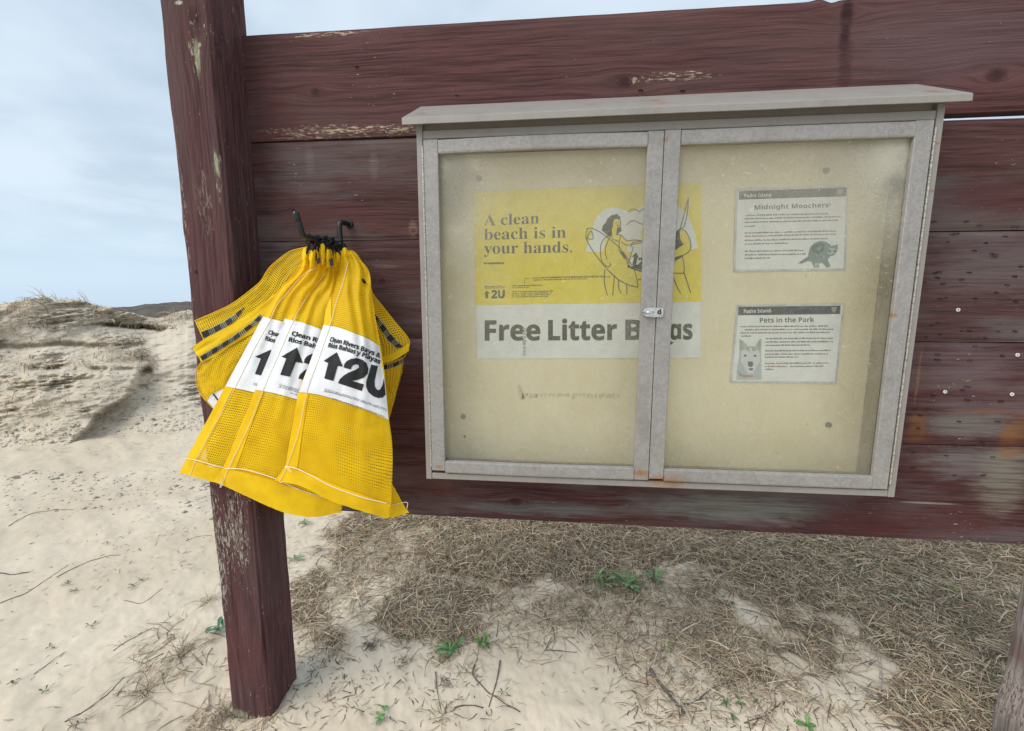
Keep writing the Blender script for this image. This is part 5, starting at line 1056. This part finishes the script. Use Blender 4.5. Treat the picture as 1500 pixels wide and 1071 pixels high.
# twigs
def twig(L_, rad, m, lab, side=()):
    P = [onground(px, py) + [0, 0, rad * .9] for px, py in L_]; P = crom(P, 6); P = [p + [0, 0, .0015 * math.sin(i * .9)] for i, p in enumerate(P)]
    for p in P: p[2] = max(p[2], float(gh(p[0], p[1])) + rad * .7)
    r = [rad * (1.1 - .5 * i / len(P)) * random.uniform(.8, 1.2) for i in range(len(P))]
    ps = [tube(P, r, 7)]
    for k in side:
        q_ = P[int(k * (len(P) - 1))]; a = random.uniform(0, 6.3); e = q_ + np.array([math.cos(a), math.sin(a), .15]) * random.uniform(.02, .05); ps.append(tube([q_, (q_ + e) / 2 + [0, 0, .004], e], [rad * .5, rad * .4, rad * .2], 5))
    o = mesh('twig', *join(*ps), m, None, smooth=True, base=tuple(P[0])); tag(o, lab, 'twig', 'fallen twigs on the sand')
TW = [([(953, 983), (962, 998), (982, 1022), (1002, 1047)], .0052, M_TWIG, 'thickest grey stick, lying on the sand below the case near the bottom edge', (.3, .6)),
      ([(968, 930), (967, 955), (964, 975)], .0030, M_TWIGP, 'short pale upright-looking stem just above the thick grey stick', ()),
      ([(995, 1035), (1020, 1028), (1045, 1008), (1088, 995)], .0020, M_TWIG, 'thin dark forked twig starting at the right of the thick grey stick', (.4, .7)),
      ([(695, 975), (693, 990), (712, 1012), (735, 1028), (762, 1044)], .0020, M_TWIG, 'long dark crossed twig on the bare sand below the leafy weeds', (.6, .9)),
      ([(733, 968), (727, 1000), (716, 1036)], .0019, M_TWIG, 'steep dark twig crossing the long one on the bare sand', ()),
      ([(665, 1038), (685, 1034), (708, 1037)], .0018, M_TWIG, 'short dark twig lying level, left of the crossed twigs', ()),
      ([(638, 985), (640, 1010), (646, 1042)], .0015, M_TWIG, 'thin dark upright-looking twig below the leafy weeds', ()),
      ([(634, 918), (665, 900), (690, 880)], .0018, M_TWIG, 'dark twig leaning up right above the leafy weeds', (.3, .6)),
      ([(632, 920), (660, 935), (680, 950)], .0016, M_TWIG, 'dark twig running down right into the leafy weeds', ()),
      ([(1180, 798), (1225, 822), (1275, 860), (1310, 880)], .0016, M_TWIGP, 'long pale stem over the dry grass below the right of the planks', ()),
      ([(1238, 896), (1262, 920), (1280, 945), (1290, 980), (1288, 1022)], .0038, M_TWIGP, 'thick pale bent stick in the dry grass near the lower right', (.3,)),
      ([(1286, 1018), (1310, 1042), (1345, 1066), (1380, 1078)], .0032, M_TWIG, 'dark stick running off the bottom edge at the lower right', (.5,)),
      ([(1085, 892), (1130, 905), (1175, 930), (1205, 945)], .0014, M_TWIG, 'thin dark root across the sand patch in the dry grass', ()),
      ([(1140, 960), (1180, 985), (1205, 1000)], .0014, M_TWIG, 'thin dark twig on the sand patch left of the thick pale stick', ()),
      ([(1090, 1060), (1120, 1050), (1150, 1025)], .0016, M_TWIG, 'curved dark twig near the bottom edge, right of the forked twig', (.4,)),
      ([(800, 953), (845, 956)], .0014, M_TWIG, 'straight dark twig alone on the sand below the left pane', ()),
      ([(905, 905), (940, 935), (965, 958)], .0014, M_TWIGP, 'straight pale straw above the thick grey stick', ()),
      ([(13, 771), (40, 755), (75, 748), (107, 747)], .0014, M_TWIG, 'curved dark twig at the far left of the open sand', (.8,)),
      ([(83, 846), (118, 828), (150, 817), (177, 813)], .0013, M_TWIG, 'long straight dark twig on the open sand left of the post', ()),
      ([(0, 884), (40, 868), (75, 845), (100, 828)], .0012, M_TWIG, 'dark twig running in from the left edge on the open sand', (.4,)),
      ([(50, 988), (72, 972), (95, 955)], .0009, M_TWIG, 'straight thin twig low on the open sand at the left', ()),
      ([(95, 1058), (130, 1038), (160, 1015), (182, 992)], .0013, M_TWIG, 'longest dark twig rising from the bottom left corner', (.5,)),
      ([(166, 954), (195, 935), (223, 920)], .0012, M_TWIG, 'knobbly dark twig on the sand left of the foot of the post', (.2, .5, .8)),
      ([(182, 880), (210, 883), (238, 862)], .0009, M_TWIG, 'thin curved twig on the sand midway to the post', ()),
      ([(272, 793), (292, 786), (312, 785)], .0009, M_TWIG, 'thin twig touching the left side of the post', ()),
      ([(0, 840), (20, 842), (45, 838)], .0020, M_TWIG, 'short thick dark twig at the left edge of the picture', ()),
      ([(185, 1000), (215, 975), (200, 1010), (245, 1040)], .0009, M_TWIGP, 'tangled thin pale stem left of the foot of the post', (.3, .6, .9))]
for t_ in TW: twig(*t_)
for o in bpy.data.objects:
    if o.name.split('.')[0] in ('small_print', 'red_print', 'line_drawing', 'tape_residue', 'glue_residue', 'black_weave'): o['kind'] = 'stuff'

# green plants
def leaf(p, az_, L, W, lift, col_, N=6):
    V = []; F = []; C_ = []
    for i in range(N + 1):
        t = i / N; w_ = W * math.sin(math.pi * min(1, t * .93 + .07)) ** .8 * (.35 + .65 * t if t < .6 else 1); r_ = L * t; z = L * (lift * t - (.45 * lift + .12) * t * t)
        c = np.array(p) + [math.cos(az_) * r_, math.sin(az_) * r_, z + .002]; s_ = np.array([-math.sin(az_), math.cos(az_), 0])
        V += [tuple(c + s_ * w_ / 2 + [0, 0, W * .14]), tuple(c), tuple(c - s_ * w_ / 2 + [0, 0, W * .14])]; C_ += [col_ * 1., col_ * 1.35, col_ * .85]
    for i in range(N):
        a = 3 * i; F += [[a, a + 1, a + 4, a + 3], [a + 1, a + 2, a + 5, a + 4]]
    return V, F, C_
def plant(px, py, n, L, W, lift, lab, colr, grp='green weeds in the sand', spread=.004):
    p = onground(px, py); r = root('weed', lab, 'plant', tuple(p), grp)
    for k in range(n):
        az_ = k * 2.4 + random.uniform(-.3, .3); s_ = random.uniform(.6, 1.1); c = np.array(colr) * random.uniform(.7, 1.35)
        q_ = p + [random.gauss(0, spread), random.gauss(0, spread), .001 + .0008 * k]
        V, F, C_ = leaf(q_, az_, L * s_, W * s_, lift * random.uniform(.5, 1.5), c)
        mesh('leaf', V, F, M_LEAF, r, smooth=True, cols=np.array(C_))
    return r
g1c = (.135, .215, .085); g2c = (.10, .22, .07); bl = (.12, .22, .12)
plant(918, 862, 18, .068, .022, .8, 'large middle rosette of the three bright green weeds at the edge of the dry grass', g1c, spread=.010)
plant(882, 856, 18, .060, .015, .9, 'feathery left one of the three bright green weeds at the edge of the dry grass', (.145, .225, .085), spread=.012)
plant(957, 851, 11, .048, .019, .8, 'small right one of the three bright green weeds at the edge of the dry grass', (.135, .215, .095))
plant(660, 957, 18, .042, .011, .7, 'dark green rosette weed on the sand with twigs crossing above it', (.085, .20, .06), spread=.007)
plant(707, 946, 14, .034, .013, .9, 'compact green weed just right of the dark rosette', (.11, .22, .05), spread=.005)
plant(561, 1040, 5, .018, .010, .5, 'upper round-leaved seedling near the bottom edge', g2c)
plant(556, 1056, 6, .021, .011, .5, 'lower round-leaved seedling near the bottom edge', g2c)
plant(530, 1045, 6, .030, .0035, 1.3, 'thin bladed green sprout left of the two seedlings', (.13, .17, .06))
plant(446, 768, 9, .030, .012, .7, 'grey green weed behind the post under the hanging bags', bl)
plant(432, 822, 7, .042, .012, .7, 'leafy weed just right of the post', bl)
plant(316, 925, 9, .050, .017, .6, 'blue green leafy weed against the left side of the post', (.085, .18, .10), spread=.012)
plant(980, 958, 8, .030, .0035, 1.2, 'small green grass sprout beside the pale stem', (.10, .19, .04))
plant(1060, 1033, 8, .026, .008, .5, 'trailing green weed near the bottom edge below the case', (.09, .14, .05), spread=.02)
plant(1085, 1036, 7, .026, .008, .5, 'right end of the trailing green weed near the bottom edge', (.09, .14, .05), spread=.015)
plant(1318, 880, 14, .030, .008, .5, 'low green patch in the dry grass, left of its neighbours', (.10, .19, .06), spread=.02)
plant(1388, 870, 14, .030, .009, .5, 'low bright green patch in the dry grass under the right of the planks', (.11, .24, .05), spread=.018)
plant(1402, 893, 12, .026, .006, .5, 'yellow green wispy patch in the dry grass', (.18, .26, .08), spread=.018)
plant(1462, 868, 12, .028, .008, .5, 'low green patch in the dry grass close to the right post', (.10, .18, .06), spread=.016)
plant(1285, 930, 8, .022, .004, .9, 'faint green sprouts in the dry grass above the pale bent stick', (.10, .17, .05), spread=.012)
plant(1182, 1066, 5, .030, .016, .5, 'broad bright leaf plant at the bottom edge right of centre', (.12, .22, .06))
plant(680, 817, 6, .020, .008, .6, 'small yellow green leaf plant in the dry grass below the case', (.14, .24, .05))
plant(592, 938, 6, .026, .0030, 1.3, 'faint green grass sprout on the sand between the post and the dark rosette', (.14, .20, .08))
plant(737, 1019, 6, .020, .005, .8, 'tiny sprout beside the crossed twigs', (.11, .15, .06))
for px, py, lab in [(75, 948, 'tiny dark green leaf bunch at the left of the open sand'), (68, 1012, 'tiny green leaf in the lower open sand'), (155, 797, 'tiny green sprout at the top of the open sand'), (97, 857, 'flat green leaf bunch beside the long straight twig'), (107, 867, 'lower of two flat green leaf bunches left of the post'), (210, 851, 'round green seedling midway to the post'), (195, 860, 'smaller round seedling beside the round green one'), (18, 1004, 'tiny leaf bunch near the bottom left corner'), (134, 918, 'pale green sprout on the open sand')]:
    plant(px, py, 5, .016, .007, .6, lab, (.07, .12, .03), 'tiny leaf bunches on the open sand')
def drytuft(px, py, n, lab, L=.06, k=1.):
    p = onground(px, py); r = root('dry_tuft', lab, 'dry plant', tuple(p), 'dry tufts on the sand'); b = p + np.stack([RS.normal(0, .012, n), RS.normal(0, .012, n), np.zeros(n)], -1)
    strands('blades', b, RS.uniform(0, 6.3, n), RS.uniform(.1, 1.1, n), RS.uniform(L * .5, L * 1.2, n), RS.uniform(.0012, .0024, n), RS.normal(0, .35, n), straw(n) * k, M_GRASS, kind=None, parent=r, seg=4)
drytuft(545, 946, 60, 'dark wilted clump on the sand right of the post', .035, .35); drytuft(590, 972, 30, 'smaller dark wilted clump beside the dark one', .03, .4)
drytuft(215, 1015, 40, 'tangled brown dead plant at the left of the foot of the post', .10, .8); drytuft(265, 960, 60, 'thin brown stalks tangled on the sand left of the post', .09, .9)
drytuft(305, 880, 40, 'wispy pale tuft against the left of the post', .08, 1.); drytuft(390, 1030, 50, 'grey green dry tuft at the right foot of the post', .07, .9); drytuft(330, 1050, 60, 'dark dry tuft at the left foot of the post', .06, .5)
drytuft(650, 1050, 26, 'small wispy tuft at the bottom edge below the left pane', .05, 1.); drytuft(118, 1058, 20, 'dark wilted leaf clump at the bottom left', .03, .35); drytuft(1070, 1000, 30, 'brown dead tuft beside the forked twig', .04, .7); drytuft(655, 1000, 24, 'black wilted leaves under the dark rosette', .03, .3); drytuft(1222, 985, 40, 'brown dead tuft on the sand left of the pale bent stick', .05, .8)
